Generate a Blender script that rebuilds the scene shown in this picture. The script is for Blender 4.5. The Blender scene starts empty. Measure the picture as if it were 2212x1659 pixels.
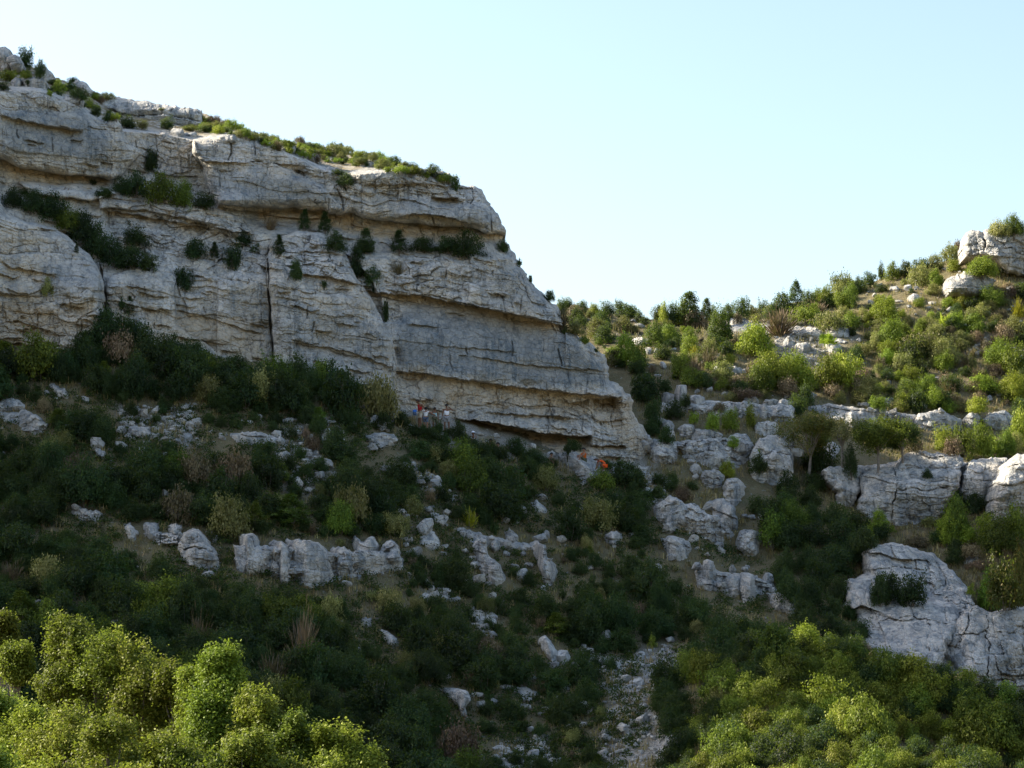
import bpy, math, random
import numpy as np
from mathutils import Vector, Euler
# ------------------------------------------------------------------ camera, sky, sun, exposure
sc = bpy.context.scene
C = sc.collection
HALF = math.radians(12.0); PITCH = math.radians(7.0); TH = math.tan(HALF)
cd = bpy.data.cameras.new('camera'); cam = bpy.data.objects.new('camera', cd); C.objects.link(cam)
cam.location = (0, 0, 0); cam.rotation_euler = (math.radians(90) + PITCH, 0, 0)
cd.sensor_width = 36; cd.lens = 18 / TH; cd.clip_start = 0.5; cd.clip_end = 9000
sc.camera = cam
SUN_AZ = math.radians(72)      # left of the view direction
SUN_EL = math.radians(31)
W = bpy.data.worlds.new('World'); sc.world = W; W.use_nodes = True
nt = W.node_tree; nt.nodes.clear()
sky = nt.nodes.new('ShaderNodeTexSky'); sky.sky_type = 'NISHITA'; sky.sun_disc = False
sky.sun_elevation = SUN_EL; sky.sun_rotation = -SUN_AZ
sky.air_density = 1.15; sky.dust_density = 2.5; sky.ozone_density = 1.0; sky.altitude = 200
bg = nt.nodes.new('ShaderNodeBackground'); bg.inputs[1].default_value = 0.115
wo = nt.nodes.new('ShaderNodeOutputWorld')
nt.links.new(sky.outputs[0], bg.inputs[0]); nt.links.new(bg.outputs[0], wo.inputs[0])
sl = bpy.data.lights.new('sun', 'SUN'); sl.energy = 5.0; sl.angle = math.radians(0.5); sl.color = (1.0, 0.91, 0.74)
so = bpy.data.objects.new('sun', sl); C.objects.link(so)
SDIR = Vector((-math.cos(SUN_EL) * math.sin(SUN_AZ), math.cos(SUN_EL) * math.cos(SUN_AZ), math.sin(SUN_EL)))
so.rotation_euler = SDIR.to_track_quat('Z', 'Y').to_euler()
so.location = (-60, 120, 120)
sc.view_settings.view_transform = 'Standard'; sc.view_settings.look = 'None'
sc.view_settings.gamma = 1; sc.view_settings.exposure = 1.36
sc.render.engine = 'CYCLES'
cy = sc.cycles
cy.max_bounces = 6; cy.diffuse_bounces = 3; cy.glossy_bounces = 1; cy.transmission_bounces = 3; cy.transparent_max_bounces = 4
cy.caustics_reflective = False; cy.caustics_refractive = False

# ------------------------------------------------------------------ numeric helpers
cP, sP = math.cos(PITCH), math.sin(PITCH)
def P3(u, v, Y):
    u = np.asarray(u, float); v = np.asarray(v, float); Y = np.asarray(Y, float)
    xn = (u - 1106) / 1106 * TH; zn = -(v - 829.5) / 1106 * TH
    dy = cP - zn * sP; dz = sP + zn * cP
    return np.stack(np.broadcast_arrays(xn / dy * Y, Y, dz / dy * Y), -1)
def UV(p):
    p = np.asarray(p, float)
    yc = p[..., 1] * cP + p[..., 2] * sP; zc = -p[..., 1] * sP + p[..., 2] * cP
    return 1106 + p[..., 0] / yc / TH * 1106, 829.5 - zc / yc / TH * 1106
def h01(ix, iy, iz, seed):
    h = (ix.astype(np.int64) * 374761393 + iy.astype(np.int64) * 668265263 + iz.astype(np.int64) * 2147483647 + seed * 974634777) & 0xffffffff
    h = ((h ^ (h >> 13)) * 1274126177) & 0xffffffff
    h = ((h ^ (h >> 16)) * 2246822519) & 0xffffffff
    return ((h ^ (h >> 15)) & 0xffffff) / float(0x1000000)
def vn3(x, y, z, seed=0):
    x, y, z = np.broadcast_arrays(x, y, z)
    fx, fy, fz = np.floor(x), np.floor(y), np.floor(z)
    ix, iy, iz = fx.astype(np.int64), fy.astype(np.int64), fz.astype(np.int64)
    tx, ty, tz = x - fx, y - fy, z - fz
    tx = tx * tx * (3 - 2 * tx); ty = ty * ty * (3 - 2 * ty); tz = tz * tz * (3 - 2 * tz)
    r = 0
    for a in (0, 1):
        for b in (0, 1):
            for c in (0, 1):
                r = r + h01(ix + a, iy + b, iz + c, seed) * (tx if a else 1 - tx) * (ty if b else 1 - ty) * (tz if c else 1 - tz)
    return r * 2 - 1
def fbm(x, y, z=0.0, seed=0, oct=4, gain=.5):
    s, a, t = 0, 1, 0
    z = np.asarray(z, float) + 0 * x
    for k in range(oct):
        s = s + a * vn3(x * 2 ** k + 17.3 * k, y * 2 ** k - 9.1 * k, z * 2 ** k, seed + k); t += a; a *= gain
    return s / t
def sstep(x, a, b):
    t = np.clip((x - a) / (b - a), 0, 1); return t * t * (3 - 2 * t)
def polysd(u, v, poly):
    """signed distance to a polygon, positive inside"""
    shp = u.shape; u = u.ravel(); v = v.ravel()
    p = np.asarray(poly, float); q = np.roll(p, -1, 0)
    out = np.full(u.shape, 1e18); ins = np.zeros(u.shape, bool)
    for (x0, y0), (x1, y1) in zip(p, q):
        dx, dy = x1 - x0, y1 - y0; L = dx * dx + dy * dy + 1e-12
        t = np.clip(((u - x0) * dx + (v - y0) * dy) / L, 0, 1)
        out = np.minimum(out, (u - x0 - t * dx) ** 2 + (v - y0 - t * dy) ** 2)
        if y0 != y1:
            c = ((y0 > v) != (y1 > v)) & (u < (x1 - x0) * (v - y0) / (y1 - y0) + x0)
            ins ^= c
    d = np.sqrt(out)
    return np.where(ins, d, -d).reshape(shp)
def grid_interp(G, gu0, gv0, st, u, v):
    i = np.clip((v - gv0) / st, 0, G.shape[0] - 1.001); j = np.clip((u - gu0) / st, 0, G.shape[1] - 1.001)
    i0 = i.astype(int); j0 = j.astype(int); a = i - i0; b = j - j0
    return (G[i0, j0] * (1 - a) * (1 - b) + G[i0 + 1, j0] * a * (1 - b) + G[i0, j0 + 1] * (1 - a) * b + G[i0 + 1, j0 + 1] * a * b)
def sdfield(u, v, poly, st=4.0):
    """polygon distance through a coarse grid"""
    if u.size < 6000: return polysd(u, v, poly)
    u0, v0 = u.min() - st, v.min() - st
    gu = np.arange(u0, u.max() + 2 * st, st); gv = np.arange(v0, v.max() + 2 * st, st)
    U, V = np.meshgrid(gu, gv)
    return grid_interp(polysd(U, V, poly), u0, v0, st, u, v)
def roughen(poly, amp, step=6, seed=0, closed=True):
    p = np.asarray(poly, float); out = []
    q = np.roll(p, -1, 0)
    for a, b in zip(p, q):
        n = max(1, int(np.hypot(*(b - a)) / step))
        for k in range(n): out.append(a + (b - a) * k / n)
    o = np.array(out)
    n1 = .45 * fbm(o[:, 0] / 26, o[:, 1] / 26, 0 * o[:, 0], seed, 2) + .55 * vn3(np.floor(o[:, 0] / 7), np.floor(o[:, 1] / 6), 0 * o[:, 0], seed + 5)
    n2 = .45 * fbm(o[:, 0] / 26, o[:, 1] / 26, 0 * o[:, 0] + 9.5, seed + 50, 2) + .55 * vn3(np.floor(o[:, 0] / 6), np.floor(o[:, 1] / 7), 0 * o[:, 0], seed + 55)
    return o + np.stack([n1, n2], -1) * amp
def beds(b, x, seed, tmin, tmax, amp, groove, gw, jsp, jamp, jgr, jw):
    """layered, jointed rock: recess in metres for bed coordinate b and along-bed coordinate x (both in metres)"""
    r = np.random.RandomState(seed)
    n = int(400 / (tmin + tmax)) ; edges = np.cumsum(r.uniform(tmin, tmax, n)) - 100
    offs = r.uniform(0, 1, n + 1)
    i = np.searchsorted(edges, b.ravel()).reshape(b.shape)
    lo = edges[np.clip(i - 1, 0, n - 1)]; hi = edges[np.clip(i, 0, n - 1)]
    d = np.minimum(b - lo, hi - b)
    rnd = offs[np.clip(i, 0, n)]
    sp = jsp * (0.6 + 0.8 * offs[np.clip(i + 7, 0, n)])
    j = x / sp + rnd * 37.0
    fj = np.floor(j); iz = i * 0
    e0 = .45 * h01(fj.astype(int), i, iz, seed) ; e1 = 1 + .45 * h01(fj.astype(int) + 1, i, iz, seed)
    f = j - fj
    cell = np.where(f < e0, fj - 1, fj)
    ee0 = np.where(f < e0, .45 * h01(fj.astype(int) - 1, i, iz, seed) - 1, e0); ee1 = np.where(f < e0, e0, e1)
    dj = np.minimum(f - ee0, ee1 - f) * sp
    cr = h01(cell.astype(int), i, iz, seed + 3)
    out = amp * rnd + jamp * cr
    out = out + groove * np.exp(-(d / gw) ** 2) * (.35 + .65 * h01(cell.astype(int), i, iz, seed + 5))
    out = out + jgr * np.exp(-(dj / jw) ** 2) * (.2 + .8 * h01(fj.astype(int), i, iz, seed + 9))
    return out

def worley2(x, z, seed):
    fx, fz = np.floor(x), np.floor(z); F1 = np.full(x.shape, 9.); F2 = F1.copy(); cr = np.zeros(x.shape); o = np.zeros(x.shape, np.int64)
    for a in (-1, 0, 1):
        for b in (-1, 0, 1):
            ix = (fx + a).astype(np.int64); iz = (fz + b).astype(np.int64)
            px = ix + .1 + .8 * h01(ix, iz, o, seed); pz = iz + .1 + .8 * h01(ix, iz, o, seed + 1)
            d = np.maximum(np.abs(x - px), np.abs(z - pz)) * .6 + np.hypot(x - px, z - pz) * .4
            n = d < F1; F2 = np.where(n, F1, np.minimum(F2, d)); cr = np.where(n, h01(ix, iz, o, seed + 2), cr); F1 = np.where(n, d, F1)
    return F1, F2, cr
# ------------------------------------------------------------------ mesh helpers
def mesh_np(name, verts, faces, mats, attrs=None, smooth=False, mat_idx=None):
    me = bpy.data.meshes.new(name)
    verts = np.asarray(verts, np.float32); faces = np.asarray(faces, np.int32)
    k = faces.shape[1]; n = len(faces)
    me.vertices.add(len(verts)); me.vertices.foreach_set('co', verts.ravel())
    me.loops.add(n * k); me.loops.foreach_set('vertex_index', faces.ravel())
    me.polygons.add(n); me.polygons.foreach_set('loop_start', np.arange(0, n * k, k, dtype=np.int32))
    for m in (mats if isinstance(mats, (list, tuple)) else [mats]): me.materials.append(m)
    if mat_idx is not None: me.polygons.foreach_set('material_index', np.asarray(mat_idx, np.int32))
    me.polygons.foreach_set('use_smooth', np.full(n, bool(smooth)))
    me.update(calc_edges=True)
    for an, arr in (attrs or {}).items():
        a = me.color_attributes.new(an, 'FLOAT_COLOR', 'POINT')
        col = np.ones((len(verts), 4), np.float32); arr = np.asarray(arr, np.float32)
        col[:, :arr.shape[1]] = arr
        a.data.foreach_set('color', col.ravel())
    return me
def link(name, data, parent=None, loc=(0, 0, 0), rz=0.0, scale=1.0):
    o = bpy.data.objects.new(name, data); C.objects.link(o)
    o.location = loc; o.rotation_euler = (0, 0, rz)
    o.scale = (scale,) * 3 if not hasattr(scale, '__len__') else scale
    if parent: o.parent = parent
    return o
def tag(o, label=None, cat=None, group=None, kind=None):
    if label: o['label'] = label
    if cat: o['category'] = cat
    if group: o['group'] = group
    if kind: o['kind'] = kind
    return o

# ------------------------------------------------------------------ materials
class NT:
    def __init__(s, name):
        s.m = bpy.data.materials.new(name); s.m.use_nodes = True; s.t = s.m.node_tree; s.t.nodes.clear()
    def n(s, kind, **kw):
        nd = s.t.nodes.new('ShaderNode' + kind)
        for k, v in kw.items():
            if k.startswith('i_'): 
                key = k[2:]; key = int(key) if key.isdigit() else key.replace('_', ' ')
                s.set(nd.inputs[key], v)
            else: setattr(nd, k, v)
        return nd
    def set(s, inp, v):
        if isinstance(v, bpy.types.NodeSocket): s.t.links.new(v, inp)
        elif hasattr(v, '__len__') and len(v) == 3 and inp.type == 'RGBA': inp.default_value = (*v, 1)
        else: inp.default_value = v
    def noise(s, vec, scale, detail=4, rough=.55, vs=None):
        if vs is not None:
            mp = s.n('Mapping'); s.t.links.new(vec, mp.inputs[0]); mp.inputs['Scale'].default_value = vs; vec = mp.outputs[0]
        nd = s.n('TexNoise'); s.t.links.new(vec, nd.inputs['Vector'])
        nd.inputs['Scale'].default_value = scale; nd.inputs['Detail'].default_value = detail; nd.inputs['Roughness'].default_value = rough
        return nd.outputs['Fac']
    def ramp(s, fac, a, b, lo=0., hi=1.):
        nd = s.n('MapRange', clamp=True); s.set(nd.inputs[0], fac)
        for i, x in enumerate((a, b, lo, hi)): nd.inputs[1 + i].default_value = x
        return nd.outputs[0]
    def mix(s, fac, a, b, mode='MIX'):
        nd = s.n('Mix', data_type='RGBA', blend_type=mode)
        s.set(nd.inputs[0], fac); s.set(nd.inputs[6], a); s.set(nd.inputs[7], b)
        return nd.outputs[2]
    def math(s, op, a, b=0.0, c=0.0):
        nd = s.n('Math', operation=op); s.set(nd.inputs[0], a); s.set(nd.inputs[1], b); s.set(nd.inputs[2], c)
        return nd.outputs[0]
    def out(s, shader): 
        o = s.n('OutputMaterial'); s.t.links.new(shader, o.inputs[0]); return s.m
    def attr(s, name):
        a = s.n('Attribute', attribute_name=name); sp = s.n('SeparateColor'); s.t.links.new(a.outputs['Color'], sp.inputs[0]); return sp.outputs, a.outputs['Color']

def rock_mat(name, warm=(.66, .585, .475), white=(.74, .70, .64), grey=(.17, .20, .22), tan=(.66, .50, .31), use_mask=True, lich=.5, objvar=False):
    g = NT(name)
    geo = g.n('NewGeometry'); pos = geo.outputs['Position']
    (mR, mG, mB), _ = g.attr('mask') if use_mask else ((None,) * 3, None)
    big = g.noise(pos, .35, 5, .6); mid = g.noise(pos, 1.6, 5, .6); fine = g.noise(pos, 9, 4, .7)
    streak = g.noise(pos, 1.0, 5, .6, (1.3, 1.3, .16)); streak2 = g.noise(pos, 1.0, 4, .65, (4.2, 4.2, .35))
    col = g.mix(g.ramp(big, .38, .62), warm, white)
    col = g.mix(g.ramp(mid, .35, .75, 0, .5), col, (.36, .33, .29))
    # grey patina runs down the faces in streaks
    pat = g.math('MULTIPLY', g.ramp(streak, .44, .56), g.ramp(streak2, .3, .62, .35, 1.0))
    if use_mask:
        pat = g.math('MULTIPLY', pat, g.math('MULTIPLY_ADD', mR, .6, .55))
        add = g.math('MULTIPLY', mR, g.ramp(mid, .25, .62, .45, .85)); pat = g.math('MAXIMUM', pat, add)
    else: pat = g.math('MULTIPLY', pat, lich)
    col = g.mix(pat, col, grey)
    if use_mask:
        tn = g.math('MULTIPLY', mG, g.ramp(mid, .3, .6, .35, 1.0)); col = g.mix(tn, col, tan)
    col = g.mix(g.math('MULTIPLY', g.ramp(g.noise(pos, 1.0, 5, .7, (2.4, 2.4, .16)), .56, .68), .75), col, (.10, .105, .11))
    # lichen and weathering specks
    col = g.mix(g.ramp(fine, .56, .72, 0, .55), col, (.15, .15, .15))
    col = g.mix(g.ramp(g.noise(pos, 22, 2, .6), .58, .72, 0, .35), col, (.72, .68, .62))
    if use_mask:
        soil = g.mix(g.ramp(g.noise(pos, 2.6, 5, .7), .35, .65), (.20, .155, .08), (.33, .27, .17))
        sm = g.math('MULTIPLY', mB, g.ramp(mid, .36, .52)); col = g.mix(sm, col, soil)
    if objvar:
        oi = g.n('ObjectInfo'); hv = g.n('HueSaturation'); g.set(hv.inputs['Value'], g.ramp(oi.outputs['Random'], 0, 1, .82, 1.12)); g.set(hv.inputs['Color'], col); col = hv.outputs[0]
    bs = g.n('BsdfPrincipled'); g.set(bs.inputs['Base Color'], col); bs.inputs['Roughness'].default_value = .92; bs.inputs['Specular IOR Level'].default_value = .2
    vor = g.n('TexVoronoi', feature='DISTANCE_TO_EDGE'); g.t.links.new(pos, vor.inputs['Vector']); vor.inputs['Scale'].default_value = 2.2
    hgt = g.math('ADD', g.math('MULTIPLY', fine, .5), g.math('ADD', g.math('MULTIPLY', mid, .8), g.math('MULTIPLY', g.ramp(vor.outputs['Distance'], 0, .06), .25)))
    bp = g.n('Bump'); bp.inputs['Strength'].default_value = .9; bp.inputs['Distance'].default_value = .30; g.set(bp.inputs['Height'], hgt); g.t.links.new(bp.outputs[0], bs.inputs['Normal'])
    return g.out(bs.outputs[0])
M = {}
M['cliff'] = rock_mat('cliff_limestone')
M['outcrop'] = rock_mat('outcrop_limestone', warm=(.56, .51, .44), white=(.72, .68, .62), use_mask=False, lich=.8)
M['boulder'] = rock_mat('boulder_limestone', warm=(.50, .465, .41), white=(.66, .635, .59), use_mask=False, lich=.6, objvar=True)
def ground_mat():
    g = NT('hillside_ground'); geo = g.n('NewGeometry'); pos = geo.outputs['Position']
    (mR, mG, mB), _ = g.attr('mask')
    n1 = g.noise(pos, .5, 5, .65); n2 = g.noise(pos, 3.2, 5, .7); n3 = g.noise(pos, 14, 3, .7)
    col = g.mix(g.ramp(n1, .35, .65), (.12, .10, .052), (.225, .175, .10))
    col = g.mix(g.ramp(n2, .42, .66, 0, .75), col, (.12, .125, .05))
    col = g.mix(g.ramp(n3, .45, .7, 0, .6), col, (.32, .27, .17))
    stone = g.mix(g.ramp(n3, .35, .65), (.22, .21, .20), (.58, .56, .53))
    fac = g.math('MAXIMUM', g.ramp(n2, .60, .68, 0, .55), g.math('MULTIPLY', mR, g.ramp(n2, .30, .45)))
    col = g.mix(fac, col, stone)
    bs = g.n('BsdfPrincipled'); g.set(bs.inputs['Base Color'], col); bs.inputs['Roughness'].default_value = .95; bs.inputs['Specular IOR Level'].default_value = .1
    bp = g.n('Bump'); bp.inputs['Strength'].default_value = 1; bp.inputs['Distance'].default_value = .2; g.set(bp.inputs['Height'], g.math('ADD', n2, g.math('MULTIPLY', n3, .5))); g.t.links.new(bp.outputs[0], bs.inputs['Normal'])
    return g.out(bs.outputs[0])
M['ground'] = ground_mat()
def leaf_mat(name, ca, cb, cc, rough=.55, trans=.42, obj=True, spec=.25, tr=None):
    """ca, cb, cc: dark, middle and light leaf colours; the leaf attribute picks between them"""
    g = NT(name); (a, b, c_), _ = g.attr('tint')
    col = g.mix(g.ramp(a, 0, .6), ca, cb); col = g.mix(g.ramp(a, .6, 1.0), col, cc)
    if obj:
        oi = g.n('ObjectInfo'); r = oi.outputs['Random']
        hv = g.n('HueSaturation'); g.set(hv.inputs['Hue'], g.ramp(r, 0, 1, .478, .522)); g.set(hv.inputs['Value'], g.ramp(g.math('FRACT', g.math('MULTIPLY', r, 7.31)), 0, 1, .6, 1.55)); g.set(hv.inputs['Color'], col); col = hv.outputs[0]
    else:
        hv = g.n('HueSaturation'); g.set(hv.inputs['Hue'], g.ramp(b, 0, 1, .478, .522)); g.set(hv.inputs['Value'], g.ramp(c_, 0, 1, .6, 1.55)); g.set(hv.inputs['Color'], col); col = hv.outputs[0]
    bs = g.n('BsdfPrincipled'); g.set(bs.inputs['Base Color'], col); bs.inputs['Roughness'].default_value = rough; bs.inputs['Specular IOR Level'].default_value = spec
    tl = g.n('BsdfTranslucent'); g.set(tl.inputs[0], g.mix(.6, col, tr or (.16, .22, .02)))
    mx = g.n('MixShader'); mx.inputs[0].default_value = trans; g.t.links.new(bs.outputs[0], mx.inputs[1]); g.t.links.new(tl.outputs[0], mx.inputs[2])
    return g.out(mx.outputs[0])
def plain(name, col, rough=.8, spec=.2, var=0.0, scale=8):
    g = NT(name); geo = g.n('TexCoord'); n = g.noise(geo.outputs['Object'], scale, 3, .6)
    c = g.mix(g.ramp(n, .3, .7, 0, 1), tuple(x * (1 - var) for x in col), tuple(min(1, x * (1 + var)) for x in col))
    bs = g.n('BsdfPrincipled'); g.set(bs.inputs['Base Color'], c); bs.inputs['Roughness'].default_value = rough; bs.inputs['Specular IOR Level'].default_value = spec
    return g.out(bs.outputs[0])
M['bark'] = plain('grey_bark', (.20, .17, .14), .9, .1, .3, 6)

# ------------------------------------------------------------------ terrain height field
CTRL = [(0,768,144),(250,720,147),(400,765,149),(600,795,149.5),(850,885,151.5),(1000,935,152.5),(1200,992,154.5),(1400,1022,157),
 (0,900,138),(300,900,140),(0,1000,134),(600,1000,138),(1000,1050,145),(1200,1100,147),(0,1150,127.5),(500,1150,130),(900,1200,135.5),(0,1300,121),(600,1300,124.5),(1200,1300,136),(0,1500,113),(600,1500,117),(1100,1500,124),
 (0,1659,108),(600,1659,111),(1100,1659,116),(1350,1659,117),(1450,1150,149),(1500,1300,141),(1450,1450,129),
 (1430,835,173),(1500,905,165),(1660,1055,158),(1560,1050,156),(1620,1200,150),(1760,1150,152),(1740,1300,142.5),(1800,1400,135),(1680,1350,133),
 (2000,960,168),(2000,1150,156),(1930,1170,154.5),(2180,1140,153),(1950,1440,139),(2150,1295,148),(2150,1540,134),
 (1720,1400,121),(1560,1450,120),(1500,1560,117),(1850,1450,119),(2000,1510,118),(2212,1620,116),(1900,1640,108),(1650,1659,109),
 (1500,850,170),(1450,760,180),(1300,740,186),(1200,660,200),(1400,695,203),(1560,695,203),(1560,790,181),(1700,668,205),(1700,780,184),(1750,862,174),
 (1900,608,207),(1900,750,188),(1950,875,176),(2070,575,207),(2230,500,212),(2150,640,197),(2212,780,186),(2212,890,177),(2400,440,214),(2400,700,195),(2400,1000,170),(2400,1300,148),(2400,1600,122)]
cp = P3([c[0] for c in CTRL], [c[1] for c in CTRL], [c[2] for c in CTRL])
XTRA = [(-45,95,-7),(-20,95,-8),(0,95,-8.5),(25,96,-8.5),(45,98,-8),(-50,70,-8),(0,70,-9),(40,70,-9),(-60,40,-6),(0,40,-7),(50,40,-6),(0,15,-3),(0,0,-1.7),(-40,0,-2),(40,0,-2),(0,-40,0),
 (-20,165,21),(0,166,19),(8,170,19),(-20,185,26),(-2,190,27),(-20,215,26),(10,232,29),(40,236,31),(70,240,38),(-38,165,25),(-38,200,28),
 (-62,120,14),(-62,150,38),(-62,175,58),(-62,200,60),(-78,134,44),(-95,112,16),(-95,135,50),(-95,152,67),(-95,180,78),(-95,210,76),(-140,110,18),(-140,160,66),(-140,200,86),(-140,240,84),(-62,240,50),
 (75,180,36),(75,140,18),(80,110,2),(75,210,44),(110,150,26),(110,210,48),(0,270,14),(60,280,20),(-60,280,24),(-140,290,40),(120,270,22),(150,100,5),(-140,60,0),(-140,0,-2),(150,0,-2)]
cp = np.concatenate([cp, np.array(XTRA, float)])
def tps_fit(xy, z, lam=.4):
    n = len(xy); d = np.hypot(xy[:, None, 0] - xy[None, :, 0], xy[:, None, 1] - xy[None, :, 1]) / 30
    K = d ** 2 * np.log(d + 1e-9) ; K[np.arange(n), np.arange(n)] = lam * .01
    Pm = np.c_[np.ones(n), xy / 30]
    A = np.zeros((n + 3, n + 3)); A[:n, :n] = K; A[:n, n:] = Pm; A[n:, :n] = Pm.T
    return np.linalg.solve(A, np.r_[z, 0, 0, 0])
_w = tps_fit(cp[:, :2], cp[:, 2])
def tps(x, y):
    x = np.asarray(x, float); y = np.asarray(y, float); s = x.shape; x = x.ravel(); y = y.ravel(); n = len(cp)
    r = _w[n] + _w[n + 1] * x / 30 + _w[n + 2] * y / 30
    for k in range(n):
        d2 = ((x - cp[k, 0]) ** 2 + (y - cp[k, 1]) ** 2) / 900
        r += _w[k] * .5 * d2 * np.log(d2 + 1e-18)
    return r.reshape(s)
# coarse then bilinear
HX = np.arange(-170, 171, 1.5); HY = np.arange(-50, 300, 1.5)
_X, _Y = np.meshgrid(HX, HY); HG = tps(_X, _Y)
def hgt0(x, y):
    z = grid_interp(HG, HX[0], HY[0], 1.5, np.clip(x, HX[0], HX[-1]), np.clip(y, HY[0], HY[-1]))
    ox = np.maximum(np.abs(x) - 165, 0); oy = np.maximum(np.maximum(y - 295, -45 - y), 0)
    f = np.clip(np.hypot(ox, oy) / 150, 0, 1); f = f * f * (3 - 2 * f)
    z = z * (1 - f) + (-12) * f
    return z + np.clip(-15 - y, 0, 160) * .42 * sstep(-y, 10, 60)
def hgt(x, y):
    near = sstep(np.asarray(y, float), 60, 100)
    x = np.asarray(x, float); y = np.asarray(y, float)
    sp = sstep(x, 14, 24) * sstep(y, 98, 104) * (1 - sstep(y, 122, 130))
    t = y - 117 + .30 * (x - 22)
    ridge = sp * (2.0 * np.exp(-(t / 2.6) ** 2) - 2.2 * np.exp(-((t + 5.5) / 2.6) ** 2) + 1.2 * np.exp(-((t + 10.5) / 2.2) ** 2))
    lr = sstep(-x, 78, 90) * (1 - sstep(-x, 112, 125)) * sstep(y, 118, 130) * (1 - sstep(y, 178, 190))
    yy = y + .325 * (x + 90) + .4 * vn3(y / 1.7, x / 60, 0 * x, 18)
    ridge = ridge + lr * (13 * sstep(yy, 149.2, 149.6) * (1 - sstep(yy, 152.8, 153.2)) + 9 * sstep(yy, 146.2, 146.5) * (1 - sstep(yy, 147.0, 147.3)) + 11 * sstep(yy, 157.4, 158.2) * (1 - sstep(yy, 168, 176)))  # teeth added to the unseen left crest, shaped to cast shadow bands on the spur
    return hgt0(x, y) + ridge + near * (.45 * fbm(x / 5, y / 5, 0 * x, 5, 3) + .16 * fbm(x / 1.1, y / 1.1, 0 * x, 6, 3))
SCREE = [[(1415,1390),(1460,1400),(1475,1430),(1440,1466),(1400,1500),(1325,1510),(1300,1480),(1350,1440),(1380,1410)],
 [(1325,1500),(1395,1504),(1420,1560),(1455,1600),(1450,1700),(1330,1700),(1290,1600)],
 [(1250,1395),(1310,1400),(1370,1450),(1340,1480),(1260,1430)],[(590,930),(640,900),(740,905),(745,935),(690,960),(720,1010),(700,1050),(680,1080),(620,1070),(600,1010)],
 [(860,985),(930,1020),(990,1080),(960,1090),(880,1040)],[(250,880),(420,880),(430,960),(290,960)],[(880,1240),(960,1270),(990,1310),(940,1290)],[(1020,1310),(1070,1330),(1060,1380),(1010,1340)],
 [(1080,1600),(1180,1590),(1200,1680),(1080,1680)],[(1380,1010),(1450,1040),(1450,1100),(1400,1080)],
 [(1560,690),(1840,700),(1850,730),(1760,790),(1640,750),(1570,715)],[(2020,725),(2140,740),(2212,760),(2100,770)],[(760,860),(880,880),(1420,1000),(1400,1030),(1100,1000),(830,910)]]
def terrain_mesh():
    xs = np.r_[-4000, -2500, -1500, -900, -600, np.arange(-400, -170, 30), np.arange(-170, -46, 2), np.arange(-46, 62, .24), np.arange(62, 171, 3), np.arange(180, 400, 30), 600, 900, 1500, 2500, 4000]
    ys = np.r_[-4000, -2500, -1500, -900, -500, np.arange(-300, -50, 30), np.arange(-50, 96, 3), np.arange(96, 215, .24), np.arange(215, 300, 2.5), np.arange(310, 500, 30), 700, 1000, 1600, 2600, 4500]
    X, Y = np.meshgrid(xs, ys); Z = hgt(X, Y)
    nx, ny = len(xs), len(ys)
    idx = np.arange(nx * ny).reshape(ny, nx)
    F = np.stack([idx[:-1, :-1], idx[:-1, 1:], idx[1:, 1:], idx[1:, :-1]], -1).reshape(-1, 4)
    V = np.stack([X, Y, Z], -1).reshape(-1, 3)
    msk = np.zeros((len(V), 3), np.float32)
    sel = (V[:, 1] > 96) & (V[:, 1] < 215) & (np.abs(V[:, 0]) < 62)
    uu, vv = UV(V[sel]); m = np.zeros(sel.sum())
    vr = vv + 12 * vn3(uu / 20, vv / 20, 0 * uu, 4)
    for si, p in enumerate(SCREE):
        p = np.array(p); bb = (uu > p[:, 0].min() - 30) & (uu < p[:, 0].max() + 30) & (vv > p[:, 1].min() - 30) & (vv < p[:, 1].max() + 30)
        if bb.any(): m[bb] = np.maximum(m[bb], sstep(polysd(uu[bb], vr[bb], p), -16, 14) * (.95 if si < 2 else .6) * sstep(vn3(uu[bb] / 26, vr[bb] / 16, 0 * uu[bb], 9), -.75, .3))
    msk[sel, 0] = m
    return mesh_np('hillside', V, F, M['ground'], {'mask': msk}, smooth=True)
hill = link('hillside', terrain_mesh()); tag(hill, kind='structure')

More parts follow.
